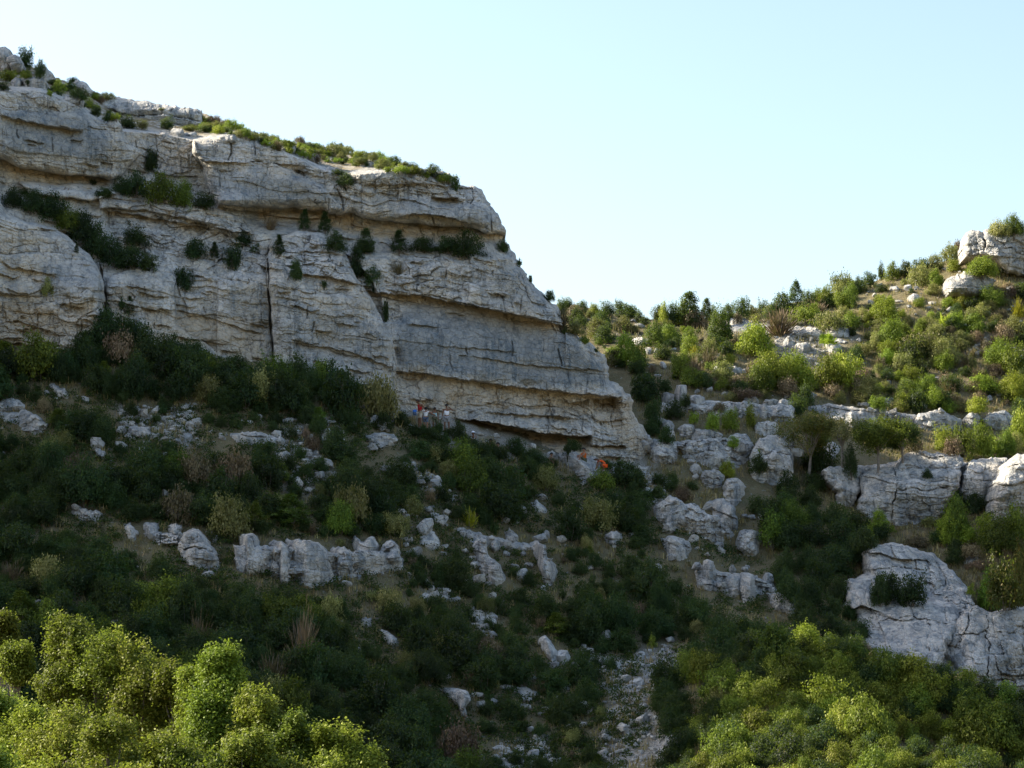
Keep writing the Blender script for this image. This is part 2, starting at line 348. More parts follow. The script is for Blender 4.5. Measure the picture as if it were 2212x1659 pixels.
# ------------------------------------------------------------------ relief solids: rock bodies with front relief, real depth and a back
RELIEFS = []
def relief(name, outline, depth, thick=6.0, st=2.0, rw=14, rr=1.0, rough=3.0, seed=0, dispf=None, mask=None, mat='outcrop', smooth=False):
    pl = roughen(outline, rough, 5, seed)
    u0, v0 = pl.min(0) - 3 * st; u1, v1 = pl.max(0) + 3 * st
    gu = np.arange(u0, u1, st); gv = np.arange(v0, v1, st); U, V = np.meshgrid(gu, gv)
    SD = sdfield(U, V, pl, max(st, 2.5 if U.size < 90000 else 4.0))
    gy, gx = np.gradient(SD, st); gl = np.hypot(gx, gy) + 1e-6
    keep = SD > -1.2 * st
    out = (SD < 0) & keep
    U2 = np.where(out, U - SD * gx / gl, U); V2 = np.where(out, V - SD * gy / gl, V)
    D = depth(U2, V2)
    t = np.clip(np.maximum(SD, 0) / rw, 0, 1); D = D + rr * (1 - np.sqrt(np.clip(1 - (1 - t) ** 2, 0, 1)))
    if dispf is not None: D = D + dispf(U2, V2, D)
    Pn = P3(U2, V2, D)
    q = keep[:-1, :-1] & keep[:-1, 1:] & keep[1:, 1:] & keep[1:, :-1] & ((SD[:-1, :-1] > 0) | (SD[:-1, 1:] > 0) | (SD[1:, 1:] > 0) | (SD[1:, :-1] > 0))
    idx = np.arange(U.size).reshape(U.shape)
    F = np.stack([idx[:-1, :-1], idx[1:, :-1], idx[1:, 1:], idx[:-1, 1:]], -1)[q]
    used = np.unique(F); remap = -np.ones(U.size, int); remap[used] = np.arange(len(used)); F = remap[F]
    Vt = Pn.reshape(-1, 3)[used]
    # boundary skirt and back
    E = np.concatenate([F[:, [0, 1]], F[:, [1, 2]], F[:, [2, 3]], F[:, [3, 0]]]); key = np.sort(E, 1); kk = key[:, 0] * (len(used) + 1) + key[:, 1]
    un, inv, cnt = np.unique(kk, return_inverse=True, return_counts=True); B = E[cnt[inv] == 1]
    bv = np.unique(B); bm = -np.ones(len(used), int); n0 = len(used); bm[bv] = np.arange(len(bv)) + n0
    c = Vt[bv].mean(0); back = Vt[bv].copy(); back[:, 1] = back[:, 1] * 0 + max(Vt[:, 1].max(), c[1]) + thick * .35
    back[:, 0] = c[0] + (Vt[bv, 0] - c[0]) * .96; back[:, 2] = c[2] + (Vt[bv, 2] - c[2]) * .96 - .05
    Sk = np.stack([B[:, 1], B[:, 0], bm[B[:, 0]], bm[B[:, 1]]], -1)
    cc = np.array([[c[0], back[0, 1] + .3, c[2]]]); ci = n0 + len(bv)
    cap = np.stack([bm[B[:, 1]], bm[B[:, 0]], np.full(len(B), ci), np.full(len(B), ci)], -1)
    VV = np.concatenate([Vt, back, cc])
    at = None
    if mask is not None:
        mk = mask(U2, V2).reshape(-1, 3)[used]; at = {'mask': np.concatenate([mk, mk[bv], mk[:1]])}
    # triangles for the cap as degenerate-free quads: split off
    FF = np.concatenate([F, Sk])
    me = bpy.data.meshes.new(name)
    nq, ntz = len(FF), len(cap)
    loops = np.concatenate([FF.ravel(), cap[:, :3].ravel()]).astype(np.int32)
    me.vertices.add(len(VV)); me.vertices.foreach_set('co', VV.astype(np.float32).ravel())
    me.loops.add(len(loops)); me.loops.foreach_set('vertex_index', loops)
    me.polygons.add(nq + ntz); me.polygons.foreach_set('loop_start', np.concatenate([np.arange(nq) * 4, nq * 4 + np.arange(ntz) * 3]).astype(np.int32))
    me.materials.append(M[mat]); me.polygons.foreach_set('use_smooth', np.full(nq + ntz, smooth)); me.update(calc_edges=True)
    if at:
        a = me.color_attributes.new('mask', 'FLOAT_COLOR', 'POINT'); col = np.ones((len(VV), 4), np.float32); col[:, :3] = at['mask']; a.data.foreach_set('color', col.ravel())
    o = link(name, me)
    RELIEFS.append((u0, v0, st, np.where(SD > -st * .5, D, 1e9), name))
    return o
def rock_disp(seed, big=.3, fine=.09, dip=.13, jsp=2.2, soft=None, tb=(1.1, 2.8), fb=.12, jgr=.3, rubble=None):
    def f(U, V, D):
        X = (U - 1106) / 1106 * TH * D; Z = -(V - 829.5) / 1106 * TH * D
        w1 = fbm(X / 3, Z / 3, 0 * X, seed, 3) ; w2 = fbm(X / .9, Z / .9, 0 * X, seed + 7, 3)
        b = Z + dip * X + .55 * w1 + .14 * w2; x = X + .8 * w1 + .25 * w2
        k = 1.0 if soft is None else soft(U, V)
        pm = sstep(fbm(X / 4.5, Z / 2.2, 0 * X, seed + 61, 3), -.12, .22); pm2 = sstep(fbm(X / 3, Z / 1.6, 0 * X + 7, seed + 63, 3), -.1, .25)
        r = beds(b, x, seed, tb[0], tb[1], big, .10, .05, jsp, big * .6, jgr * .35, .045)
        rub = 0 * X if rubble is None else rubble(U, V)
        r2 = beds(b + 3.3, x * 1.0, seed + 11, .22, .62, fine * 1.2, fine * .7, .03, jsp * .34, fine * 1.2, fine * .6, .03) * np.clip(.10 + .9 * pm + rub, 0, 1.2)
        F1, F2, cr = worley2(x / (jsp * .42), b / (jsp * .26), seed + 71); cg = np.exp(-((F2 - F1) / .06) ** 2)
        tx = h01(np.floor(cr * 999).astype(np.int64), 0 * np.floor(x).astype(np.int64), 0 * np.floor(x).astype(np.int64), 5) - .5
        r2 = r2 + (cr * fine * 2.4 + tx * (F1 - .3) * fine * 3 + cg * fine * .7) * np.clip(.15 + .85 * pm2 + rub, 0, 1.8)
        F1, F2, cr = worley2((X + .2 * w2) / (jsp * .17), (b + .1 * w2) / (jsp * .11), seed + 81)
        r2 = r2 + (cr * fine * 1.1 + np.exp(-((F2 - F1) / .1) ** 2) * fine * .35) * np.clip(.08 + .9 * pm * pm2 + .35 * pm2 + rub, 0, 1.8)
        big_n = fbm(X / 2.4, Z / 2.4, D / 3, seed + 21, 4) * fb * 2.6
        sm = fbm(X / .30, Z / .22, 0 * X, seed + 31, 3, .7) * .09 * (.5 + .5 * k) - .10 * np.abs(fbm(X / 1.1, Z / .8, 0 * X, seed + 41, 4, .6))
        return r * (.35 + .65 * k) + r2 * k + big_n + sm
    return f
# ------------------------------------------------------------------ the big cliff
def pl_interp(u, pts, col=1):
    p = np.array(pts, float); return np.interp(u, p[:, 0], p[:, col])
SKYL = [(-260,-10),(-100,60),(0,104),(25,122),(60,140),(90,155),(130,172),(165,186),(190,193),(225,208),(260,218),(330,228),(400,237),(435,243),(480,264),(560,290),(620,305),(700,320),(760,330),(800,333),(860,352),(905,366),(960,382),(990,398),(1020,402),(1042,410)]
REDGE = [(1052,432),(1064,450),(1082,475),(1093,503),(1085,517),(1100,530),(1112,548),(1122,575),(1135,590),(1150,612),(1180,640),(1205,668),(1217,692),(1225,712),(1262,732),(1285,750),(1305,765),(1313,795),(1318,822),(1345,835),(1352,850),(1370,862),(1364,890),(1372,905),(1392,922),(1406,945),(1404,985),(1398,1005),(1410,1060)]
CLIFF = SKYL + REDGE + [(1300,1060),(1100,1020),(850,940),(600,850),(400,820),(230,800),(-260,830)]
RIM = [(-260,120),(0,196),(90,196),(110,205),(160,225),(230,268),(262,283),(330,288),(420,304),(500,296),(560,305),(600,322),(650,345),(690,365),(740,380),(780,376),(870,368),(960,386),(1030,408),(1060,440)]
COLS = {-260: [(800,3),(480,3.4),(440,4.6),(410,5.5),(345,6.4),(195,6.6)], 0: [(800,3),(480,3.4),(440,4.6),(410,5.5),(345,6.4),(195,6.6)],
 232: [(800,0),(620,.3),(560,2.2),(500,3.6),(430,5.0),(400,6.0),(370,7.0),(270,7.2)], 450: [(800,0),(600,.5),(560,1.6),(500,2.8),(432,4.2),(415,6.0),(395,6.6),(300,6.9)],
 585: [(800,0),(610,.5),(545,1.9),(505,3.0),(480,5.0),(455,6.2),(300,6.5)], 850: [(900,0),(700,.5),(620,1.0),(560,1.7),(543,3.0),(500,4.6),(480,5.0),(370,5.4)],
 1100: [(950,0),(690,.5),(560,1.4),(545,2.6),(515,3.6),(500,3.8),(400,4.2)], 1420: [(950,0),(690,.6),(560,1.5),(545,2.7),(400,4.2)]}
BASEY = [(-260,139),(0,143.5),(232,147),(400,149),(585,150.5),(850,152),(1100,154),(1300,156),(1410,158.5)]
PROT = [ # polygon, protrusion, edge softness
 ([(-270,370),(-100,400),(0,430),(18,462),(60,478),(100,489),(140,505),(165,525),(190,545),(208,570),(226,610),(232,660),(222,715),(222,820),(-270,820)], 3.0, 26),
 ([(577,600),(574,560),(590,520),(640,500),(700,503),(735,526),(760,580),(786,622),(823,681),(848,740),(856,800),(848,930),(596,930),(588,700)], 1.5, 30),
 ([(-270,330),(0,345),(40,362),(100,372),(150,378),(200,380),(240,392),(265,380),(292,350),(306,330),(275,300),(240,272),(160,225),(90,190),(0,190),(-270,100)], 2.2, 22),
 ([(418,300),(413,330),(432,352),(450,400),(472,440),(560,449),(640,452),(700,455),(730,466),(760,464),(780,474),(830,480),(930,487),(1020,492),(1060,506),(1100,512),(1140,512),(1100,400),(1030,385),(780,360),(690,352),(600,310),(500,285)], 2.1, 22),
 ([(420,300),(415,330),(470,345),(590,350),(640,372),(700,400),(742,452),(700,470),(640,470),(560,460),(472,446),(440,380)], .8, 30),
 ([(700,415),(860,420),(860,450),(700,440)], -.2, 16),
 ([(232,600),(300,575),(356,578),(376,600),(380,700),(470,760),(470,900),(232,900)], .9, 16),
 ([(470,600),(575,560),(577,600),(590,800),(470,800)], .5, 26),
 ([(215,425),(240,414),(330,418),(440,440),(520,470),(545,500),(500,500),(400,470),(300,455),(215,450)], 1.0, 14),
 ([(40,395),(120,396),(240,405),(250,420),(200,432),(60,420)], 1.1, 12),
 ([(742,545),(760,560),(800,600),(822,650),(835,690),(828,700),(800,650),(765,600),(742,570)], -.7, 16),
 ([(870,560),(1000,562),(1070,560),(1150,620),(1230,700),(1150,688),(1040,664),(950,642),(850,634)], .5, 20),
 ([(216,560),(232,640),(236,760),(224,760),(214,640)], -1.2, 9)]
LINES = [ # (u, v, depth of undercut), fall length below, bulge above
 ([(780,627,0),(810,631,.7),(900,637,1.0),(1040,664,1.1),(1147,685,1.3),(1222,706,.5)], 55, .3), ([(850,799,0),(880,803,.8),(969,814,.8),(1075,830,.9),(1180,842,1.0),(1331,857,.9),(1345,858,0)], 60, .25),
 ([(985,903,0),(1000,906,1.2),(1045,910,1.9),(1120,923,2.3),(1165,935,2.3),(1240,940,2.0),(1271,942,1.2),(1280,942,0)], 26, .5),
 ([(1225,868,0),(1235,868,.7),(1268,863,.7),(1274,863,0)], 14, 0), ([(1275,862,0),(1282,862,1.4),(1325,857,1.3),(1332,857,0)], 26, 0),
 ([(1040,892,0),(1060,890,.5),(1220,900,.6),(1230,902,0)], 14, 0), ([(1270,960,0),(1285,962,.9),(1345,962,.9),(1352,962,0)], 10, .2), ([(1285,984,0),(1300,985,.7),(1335,986,.7),(1342,986,0)], 12, 0),
 ([(-260,700,.8),(0,735,.9),(90,748,.8),(150,757,.6),(165,757,0)], 14, .1), ([(0,560,0),(20,575,.5),(110,590,.4),(130,600,0)], 30, 0), ([(128,660,.0),(135,655,.5),(175,662,.5),(185,668,0)], 12, 0), ([(10,695,0),(30,690,.5),(105,712,.5),(112,714,0)], 12, 0),
 ([(300,665,0),(320,666,.4),(390,670,.3),(470,690,.3),(560,720,.4),(575,722,0)], 22, 0), ([(360,720,0),(400,730,.5),(470,740,.4),(500,742,0)], 18, 0), ([(600,735,0),(640,740,.3),(760,760,.4),(840,790,.4),(850,790,0)], 20, 0),
 ([(640,590,0),(660,590,.5),(740,605,.6),(800,620,.4),(812,622,0)], 30, .2), ([(640,545,0),(660,540,.4),(730,548,.4),(745,550,0)], 20, 0), ([(220,450,0),(240,455,.7),(330,470,.6),(440,490,.5),(520,510,0)], 24, .2),
 ([(1310,800,0),(1320,800,.01)], 10, 0), ([(0,250,0),(10,250,.3),(60,262,.5),(150,278,.7),(180,282,0)], 26, .2), ([(420,340,0),(440,348,.5),(560,350,.3),(640,356,.3),(660,360,0)], 20, .1),
 ([(1010,770,0),(1040,772,.25),(1160,790,.3),(1300,800,.25),(1310,801,0)], 18, 0), ([(940,745,0),(1000,750,.2),(1100,758,.2),(1120,760,0)], 12, 0), ([(860,470,0),(880,462,.5),(960,466,.8),(1000,478,.5),(1010,480,0)], 20, .2),
 ([(740,350,0),(745,440,0)], 5, 0), ([(1433,430,0),(1434,430,0)], 5, 0), ([(930,425,0),(945,427,.7),(985,427,.7),(990,426,0)], 12, .3), ([(780,400,0),(800,398,.4),(900,396,.3),(1050,408,.4),(1080,415,0)], 14, .1)]
CRACKS = [([(577,560),(581,600),(579,640),(584,670),(583,700),(589,730),(590,766),(596,800)], .7, 1.5), ([(742,452),(740,430),(730,410)], .4, 1.8), ([(940,490),(935,470)], .3, 1.5), ([(1018,380),(1022,430),(1016,440)], .35, 1.5), ([(955,372),(958,400)], .3, 1.5), ([(497,300),(500,330),(494,345)], .4, 1.7), ([(548,300),(552,335)], .3, 1.5),
 ([(1085,640),(1096,690)], .2, 1.5), ([(1130,600),(1140,640),(1150,655)], .25, 1.5), ([(1207,755),(1214,790)], .3, 1.5), ([(385,590),(382,612),(388,640)], .3, 1.7), ([(1060,440),(1062,500)], .3, 1.6)]
_lr = random.Random(12)
for _k in range(150):
    _u = _lr.uniform(-40, 1300); _t = _lr.random(); _lo = float(np.interp(_u, [0, 430, 800, 1040, 1250, 1400], [215, 300, 375, 430, 760, 900])); _hi = float(np.interp(_u, [0, 230, 600, 850, 1400], [740, 700, 800, 880, 990])); _v = _lo + 12 + (_hi - _lo - 16) * _t
    if 870 < _u < 1290 and 665 < _v < 835 and _lr.random() < .75: continue
    _L = _lr.uniform(14, 70); _a = _lr.uniform(.12, .42); LINES.append(([(_u, _v, 0), (_u + _L * .2, _v + _lr.uniform(-1, 3), _a), (_u + _L * .7, _v + .13 * _L + _lr.uniform(-2, 2), _a * .8), (_u + _L, _v + .14 * _L, 0)], _lr.uniform(6, 20), _lr.uniform(0, .12)))
for _k in range(70):
    _u = _lr.uniform(-40, 1330); _lo = float(np.interp(_u, [0, 430, 800, 1040, 1250, 1400], [215, 300, 375, 430, 760, 900])); _hi = float(np.interp(_u, [0, 230, 600, 850, 1400], [740, 700, 800, 880, 990])); _v = _lr.uniform(_lo + 10, _hi - 10); _L = _lr.uniform(8, 34)
    CRACKS.append(([(_u, _v), (_u + _lr.uniform(-3, 3), _v + _L * .5), (_u + _lr.uniform(-4, 6), _v + _L)], _lr.uniform(.1, .28), _lr.uniform(1.1, 1.7)))
def seg_d(U, V, pts):
    out = np.full(U.shape, 1e9)
    for (x0, y0), (x1, y1) in zip(pts[:-1], pts[1:]):
        dx, dy = x1 - x0, y1 - y0; t = np.clip(((U - x0) * dx + (V - y0) * dy) / (dx * dx + dy * dy + 1e-9), 0, 1)
        out = np.minimum(out, np.hypot(U - x0 - t * dx, V - y0 - t * dy))
    return out
def cliff_base(U, V):
    Y = np.interp(U, *zip(*BASEY))
    ks = sorted(COLS); S = np.array([np.interp(-V, [-a for a, b in COLS[k]], [b for a, b in COLS[k]]) for k in ks])
    j = np.clip(np.searchsorted(ks, U) - 1, 0, len(ks) - 2); kk = np.array(ks, float)
    t = np.clip((U - kk[j]) / (kk[j + 1] - kk[j]), 0, 1); t = t * t * (3 - 2 * t)
    s0 = np.take_along_axis(S, j[None], 0)[0]; s1 = np.take_along_axis(S, (j + 1)[None], 0)[0]
    Y = Y + s0 * (1 - t) + s1 * t + (850 - V) * .0012
    wu = U + 6 * fbm(U / 40, V / 40, 0 * U, 61, 3); wv = V + 6 * fbm(U / 40, V / 40, 0 * U + 4, 62, 3)
    for poly, a, w in PROT:
        p = np.array(poly); bb = (U > p[:, 0].min() - 12) & (U < p[:, 0].max() + 12) & (V > p[:, 1].min() - 12) & (V < p[:, 1].max() + 12)
        if bb.any():
            sd = sdfield(wu, wv, poly, 4.0); t = np.clip(sd / w, 0, 1)
            Y = Y - np.where(sd > 0, a * (.45 + .55 * np.sqrt(np.clip(1 - (1 - t) ** 2, 0, 1))), 0)
    jit_ = 3.5 * fbm(U / 14, 0 * U, 0 * U, 71, 3)
    for pts, ln, bulge in LINES:
        js = np.where((U[0] >= pts[0][0]) & (U[0] <= pts[-1][0]))[0]
        if len(js) == 0: continue
        vm = [q[1] for q in pts]; is_ = np.where((V[:, 0] > min(vm) - 60) & (V[:, 0] < max(vm) + 3 * ln + 10))[0]
        if len(is_) == 0: continue
        ss = (slice(is_[0], is_[-1] + 1), slice(js[0], js[-1] + 1)); u_, v_ = U[ss], V[ss]
        L = pl_interp(u_, pts); A = pl_interp(u_, pts, 2) * ((u_ >= pts[0][0]) & (u_ <= pts[-1][0])); d = v_ - (L + jit_[ss])
        Y[ss] = Y[ss] + np.where(d > 0, A * np.exp(-(d / ln) ** 2) * sstep(d, 0, 2.2), -bulge * (A > 0) * np.exp(-(d / 18) ** 2))
    for pts, a, w in CRACKS:
        p = np.array(pts, float); bb = (U > p[:, 0].min() - 15) & (U < p[:, 0].max() + 15) & (V > p[:, 1].min() - 15) & (V < p[:, 1].max() + 15)
        if bb.any():
            d = seg_d(wu[bb] * .5 + U[bb] * .5, V[bb], pts); Y[bb] += a * np.exp(-(d / w) ** 2)
    R = pl_interp(U, RIM); up = np.maximum(R - V, 0)
    Y = Y + up * .20 + .35 * up / (up + 8) * 4
    return Y
GREY = [([(860,660),(1000,650),(1150,700),(1230,720),(1310,790),(1320,840),(1180,838),(1000,812),(870,795),(850,740)],1.0), ([(0,235),(180,240),(240,300),(230,350),(60,340),(0,330)],.9), ([(440,380),(560,370),(700,390),(740,440),(560,448),(470,436)],.75), ([(860,430),(1060,440),(1085,490),(930,480),(850,470)],.7), ([(590,640),(840,700),(850,800),(700,790),(600,760)],.55), ([(60,560),(210,560),(225,640),(120,640)],.55), ([(480,640),(575,620),(580,700),(500,740)],.5), ([(1130,560),(1190,640),(1215,700),(1060,650),(1050,590)],.5)]
TANP = [([(560,450),(700,458),(830,482),(1090,512),(1080,530),(850,520),(700,490),(560,480)],.95), ([(0,350),(240,395),(230,410),(60,395),(0,370)],.7), ([(1000,915),(1270,945),(1300,985),(1150,980),(1000,935)],.7), ([(850,850),(1000,860),(1000,905),(850,890)],.4), ([(-260,640),(200,660),(220,760),(-260,760)],.5), ([(950,820),(1400,860),(1400,1000),(1280,900),(980,880)],.5), ([(300,660),(570,700),(580,790),(330,730)],.45), ([(1275,860),(1330,858),(1330,885),(1280,885)],.8)]
def cliff_mask(U, V):
    wu = U + 14 * fbm(U / 30, V / 30, 0 * U, 81, 3); wv = V + 14 * fbm(U / 30, V / 30, 0 * U + 5, 82, 3)
    r = np.zeros(U.shape); g = r.copy()
    for p, a in GREY: r = np.maximum(r, a * sstep(sdfield(wu, wv, p), -8, 14))
    for p, a in TANP: g = np.maximum(g, a * sstep(sdfield(wu, wv, p), -5, 8))
    for pts, ln, b in LINES[:27]:
        L = pl_interp(U, pts); A = pl_interp(U, pts, 2) * ((U >= pts[0][0]) & (U <= pts[-1][0])); d = V - L
        g = np.maximum(g, np.clip(A, 0, 1) * .55 * np.exp(-(d / (ln * .6)) ** 2) * (d > 0))
    up = np.maximum(pl_interp(U, RIM) - V, 0); b = sstep(up, 5, 16)
    return np.stack([r, g, b], -1)
def cliff_soft(U, V):
    r = np.ones(U.shape)
    for p, a in GREY: r = np.minimum(r, 1 - .85 * a * sstep(sdfield(U, V, p), -6, 18))
    return r
RUB = [([(215,420),(330,415),(470,450),(560,500),(560,600),(400,640),(330,560),(240,540)],.55), ([(600,500),(740,510),(800,600),(700,600),(600,570)],.45), ([(850,545),(1080,550),(1120,600),(980,640),(800,640)],.6), ([(300,290),(430,300),(420,370),(470,440),(300,400)],.5), ([(700,380),(1050,400),(1060,440),(780,440)],.5), ([(960,850),(1400,870),(1410,1010),(1100,1000),(980,920)],.5), ([(1090,500),(1250,720),(1310,780),(1380,860),(1340,900),(1200,720),(1060,540)],.4), ([(-20,200),(240,240),(300,330),(250,380),(0,260)],.25), ([(-260,640),(230,660),(230,770),(-260,770)],.35)]
def cliff_rub(U, V):
    wu = U + 14 * fbm(U / 30, V / 30, 0 * U, 91, 3); wv = V + 10 * fbm(U / 30, V / 30, 0 * U + 5, 92, 3)
    r = np.zeros(U.shape)
    for p, a in RUB: r = np.maximum(r, a * 1.4 * sstep(sdfield(wu, wv, p), -4, 14))
    return r
cliff = relief('cliff', CLIFF, cliff_base, thick=14, st=1.5, rw=34, rr=2.2, rough=5.5, seed=3, dispf=rock_disp(5, big=.34, fine=.12, jsp=2.6, soft=cliff_soft, jgr=.25, rubble=cliff_rub), mask=cliff_mask, mat='cliff')
tag(cliff, kind='structure')
# ------------------------------------------------------------------ where a sight line meets the ground or the rock
_hx = np.arange(-60, 75, .5); _hy = np.arange(60, 262, .5); _hg = hgt(*np.meshgrid(_hx, _hy))
def HG2(x, y): return grid_interp(_hg, _hx[0], _hy[0], .5, x, y)
def hit(u, v, use_relief=True, bias=0.0):
    u = np.atleast_1d(np.asarray(u, float)); v = np.atleast_1d(np.asarray(v, float))
    Ys = np.arange(70, 260, .5); best = np.full(u.shape, 1e9); prev = None
    for Y in Ys:
        p = P3(u, v, np.full(u.shape, Y)); d = p[:, 2] - HG2(p[:, 0], p[:, 1])
        if prev is not None:
            m = (prev > 0) & (d <= 0) & (best > 1e8)
            best[m] = Y - .5 * (-d[m] / (prev[m] - d[m] + 1e-9))
        prev = d
    src = np.where(best < 1e8, 'hillside', '').astype(object)
    if use_relief:
        for (u0, v0, st, D, nm) in RELIEFS:
            i = np.rint((v - v0) / st).astype(int); j = np.rint((u - u0) / st).astype(int)
            ok = (i >= 0) & (j >= 0) & (i < D.shape[0]) & (j < D.shape[1])
            d = np.full(u.shape, 1e9); d[ok] = D[i[ok], j[ok]]
            m = d < best; best[m] = d[m]; src[m] = nm
    return best, src
LAND = []   # (u, v, phrase) things that can be found in the picture

# ------------------------------------------------------------------ outcrops: jointed limestone bodies standing out of the slope
def outcrop(poly, label, Y0=None, lean=.010, seed=0, rw=9, rr=.7, thick=5, big=.34, fine=.13, jsp=1.6, dip=.12, st=1.7, name='rock_outcrop', group=None, cracks=(), rough=4.5, cat='rock outcrop', mat='outcrop', down=14, short=None, bulge=0.0, fwd=0.55):
    p = np.array(poly, float); vb = p[:, 1].max(); uc = p[:, 0].mean(); w = p[:, 0].max() - p[:, 0].min()
    if Y0 is None:
        us = np.linspace(p[:, 0].min() + .06 * w, p[:, 0].max() - .06 * w, max(3, int(w / 14))); q_ = np.roll(p, -1, 0); vbs = []
        for uu_ in us:
            cr_ = [a_[1] + (b_[1] - a_[1]) * (uu_ - a_[0]) / (b_[0] - a_[0]) for a_, b_ in zip(p, q_) if (a_[0] - uu_) * (b_[0] - uu_) <= 0 and a_[0] != b_[0]]
            vbs.append(max(cr_) if cr_ else vb)
        vbs = np.array(vbs); ys = np.minimum(hit(us, vbs, False)[0], 205) + .2 - fwd
        if len(ys) > 4: k5 = np.convolve(np.pad(ys, 2, 'edge'), np.ones(5) / 5, 'valid'); ys = np.minimum(ys, k5 + .3)
        base = lambda U, V: np.interp(U, us, ys) + (np.interp(U, us, vbs) - V) * lean
    else:
        base = lambda U, V: Y0 + (vb - V) * lean
    sel = p[:, 1] > p[:, 1].mean(); p2 = p.copy(); p2[sel, 1] += down * (p[sel, 1] - p[:, 1].mean()) / max(1, vb - p[:, 1].mean())
    def depth(U, V):
        D = base(U, V) - bulge * np.sqrt(np.clip(1 - ((U - uc) / (w * .55)) ** 2, 0, 1))
        fr = np.random.RandomState(seed + 7); hh = vb - p[:, 1].min(); fc = -9.0
        for _ in range(9): a1, b1 = fr.normal(size=2); fc = np.maximum(fc, a1 * (U - uc) / w * 1.3 + b1 * (V - vb + hh * .5) / hh * 1.1 - fr.uniform(.2, .75))
        D = D + fc * min(w, hh) * .012
        D = D + .25 * fbm(U / 45, V / 45, 0 * U + seed, seed, 3)
        for pts, a, cw in cracks: D = D + a * np.clip(.75 + 1.2 * fbm(U / 9, V / 9, 0 * U, 5, 2), .1, 1.4) * np.exp(-(seg_d(U + 9 * fbm(U / 16, V / 16, 0 * U, 3, 3), V + 7 * fbm(U / 16, V / 16, 0 * U + 4, 3, 3), pts) / (cw * .85)) ** 2)
        return D
    o = relief(name, p2, depth, thick=thick, st=st, rw=rw, rr=rr, rough=rough, seed=seed, dispf=rock_disp(seed, big=big, fine=fine, dip=dip, jsp=jsp, tb=(.7, 1.7), fb=.10), mat=mat)
    tag(o, label, cat, group)
    if short: LAND.append((uc, (p[:, 1].min() + vb) / 2, short))
    return o
R = outcrop
R([(186,208),(240,206),(300,217),(360,226),(400,231),(436,238),(440,268),(400,272),(340,268),(300,258),(260,246),(230,236),(200,222)], 'long low grey rock band behind the clifftop shrubs near the left skyline', Y0=163, seed=21, thick=3, down=4, short='the rock band on the skyline')
R([(263,1133),(280,1130),(299,1150),(299,1168),(270,1166)], 'squat grey boulder at the far end of the lower rock row', seed=22)
R([(301,1130),(320,1126),(344,1130),(346,1168),(310,1172)], 'square grey block beside a dark gap in the lower rock row', seed=23)
R([(355,1136),(380,1131),(397,1138),(394,1172),(366,1170)], 'narrow grey block between the square block and the tan banded rock', seed=24)
R([(383,1184),(390,1160),(396,1149),(418,1140),(438,1150),(457,1180),(479,1209),(476,1226),(446,1234),(413,1224),(385,1200)], 'tan banded rock pyramid in the lower rock row', seed=25, cracks=[([(385,1187),(420,1184),(460,1192)],0.36,1.5)], short='the tan banded rock pyramid')
R([(511,1158),(530,1152),(550,1155),(557,1165),(558,1232),(528,1238),(520,1195)], 'tall narrow rock column beside the dark cleft bush', seed=26, cracks=[([(520,1200),(556,1196)],0.24,1.5)], bulge=.5, short='the narrow rock column')
R([(572,1172),(590,1166),(612,1170),(621,1180),(628,1215),(627,1258),(600,1254),(594,1200)], 'smooth pale slab between the cleft bush and the longest rock wall', seed=27, fine=.03, bulge=.4)
R([(600,1163),(640,1166),(680,1170),(700,1180),(709,1194),(714,1212),(728,1262),(680,1264),(630,1256),(626,1215),(618,1180)], 'broad low limestone wall in the middle of the lower rock row', seed=28, fine=.09, jsp=2.6, bulge=.6, short='the broad low limestone wall')
R([(709,1186),(742,1178),(761,1195),(766,1254),(732,1256),(716,1212)], 'cracked rounded block joined to the end of the broad limestone wall', seed=29, bulge=.4, cracks=[([(712,1208),(735,1212),(762,1209)],0.24,1.5)])
R([(753,1170),(766,1154),(776,1166),(786,1168),(796,1160),(808,1158),(816,1176),(818,1212),(806,1240),(780,1236),(764,1195)], 'craggy twin topped rock pillar in the lower rock row', seed=30, fine=.16, rough=4, short='the twin topped pillar')
R([(818,1190),(828,1176),(846,1166),(862,1180),(869,1212),(860,1222),(866,1248),(820,1240)], 'craggy layered pillar at the right end of the lower rock row', seed=31, fine=.18, rough=4, short='the layered pillar at the end of the rock row')
R([(769,1236),(780,1240),(786,1260),(770,1262)], 'small stub of rock at the foot of the twin topped pillar', seed=32)
R([(890,1150),(915,1140),(932,1141),(944,1158),(978,1188),(955,1192),(909,1176)], 'fractured white rock ledge sloping down beside the layered pillar', seed=33, fine=.16, rough=4)
R([(1019,1174),(1034,1164),(1050,1164),(1053,1197),(1068,1209),(1087,1228),(1106,1262),(1076,1280),(1042,1246),(1022,1216)], 'stepped grey outcrop of stacked ledges in mid slope', seed=34, fine=.14, short='the stepped mid slope outcrop')
R([(1046,1162),(1062,1160),(1080,1171),(1091,1199),(1068,1200),(1053,1176)], 'rounded grey lump just above the stepped mid slope outcrop', seed=35)
R([(1082,1146),(1100,1140),(1121,1154),(1125,1180),(1090,1181)], 'pale broken blocks above the dark bush in mid slope', seed=36, fine=.16)
R([(1137,1174),(1163,1168),(1178,1180),(1180,1201),(1197,1216),(1209,1239),(1193,1272),(1163,1268),(1174,1239),(1146,1209)], 'S shaped ridge of grey rock in mid slope', seed=37, fine=.16, rough=4, short='the S shaped rock ridge')
R([(1299,1156),(1315,1148),(1333,1146),(1349,1160),(1345,1185),(1307,1192)], 'square flat topped grey block standing alone on the slope', seed=38, short='the flat topped block')
R([(769,1334),(785,1330),(806,1338),(808,1362),(775,1362)], 'half hidden grey boulder leaning behind the smooth leaning slab', seed=39, fine=.04)
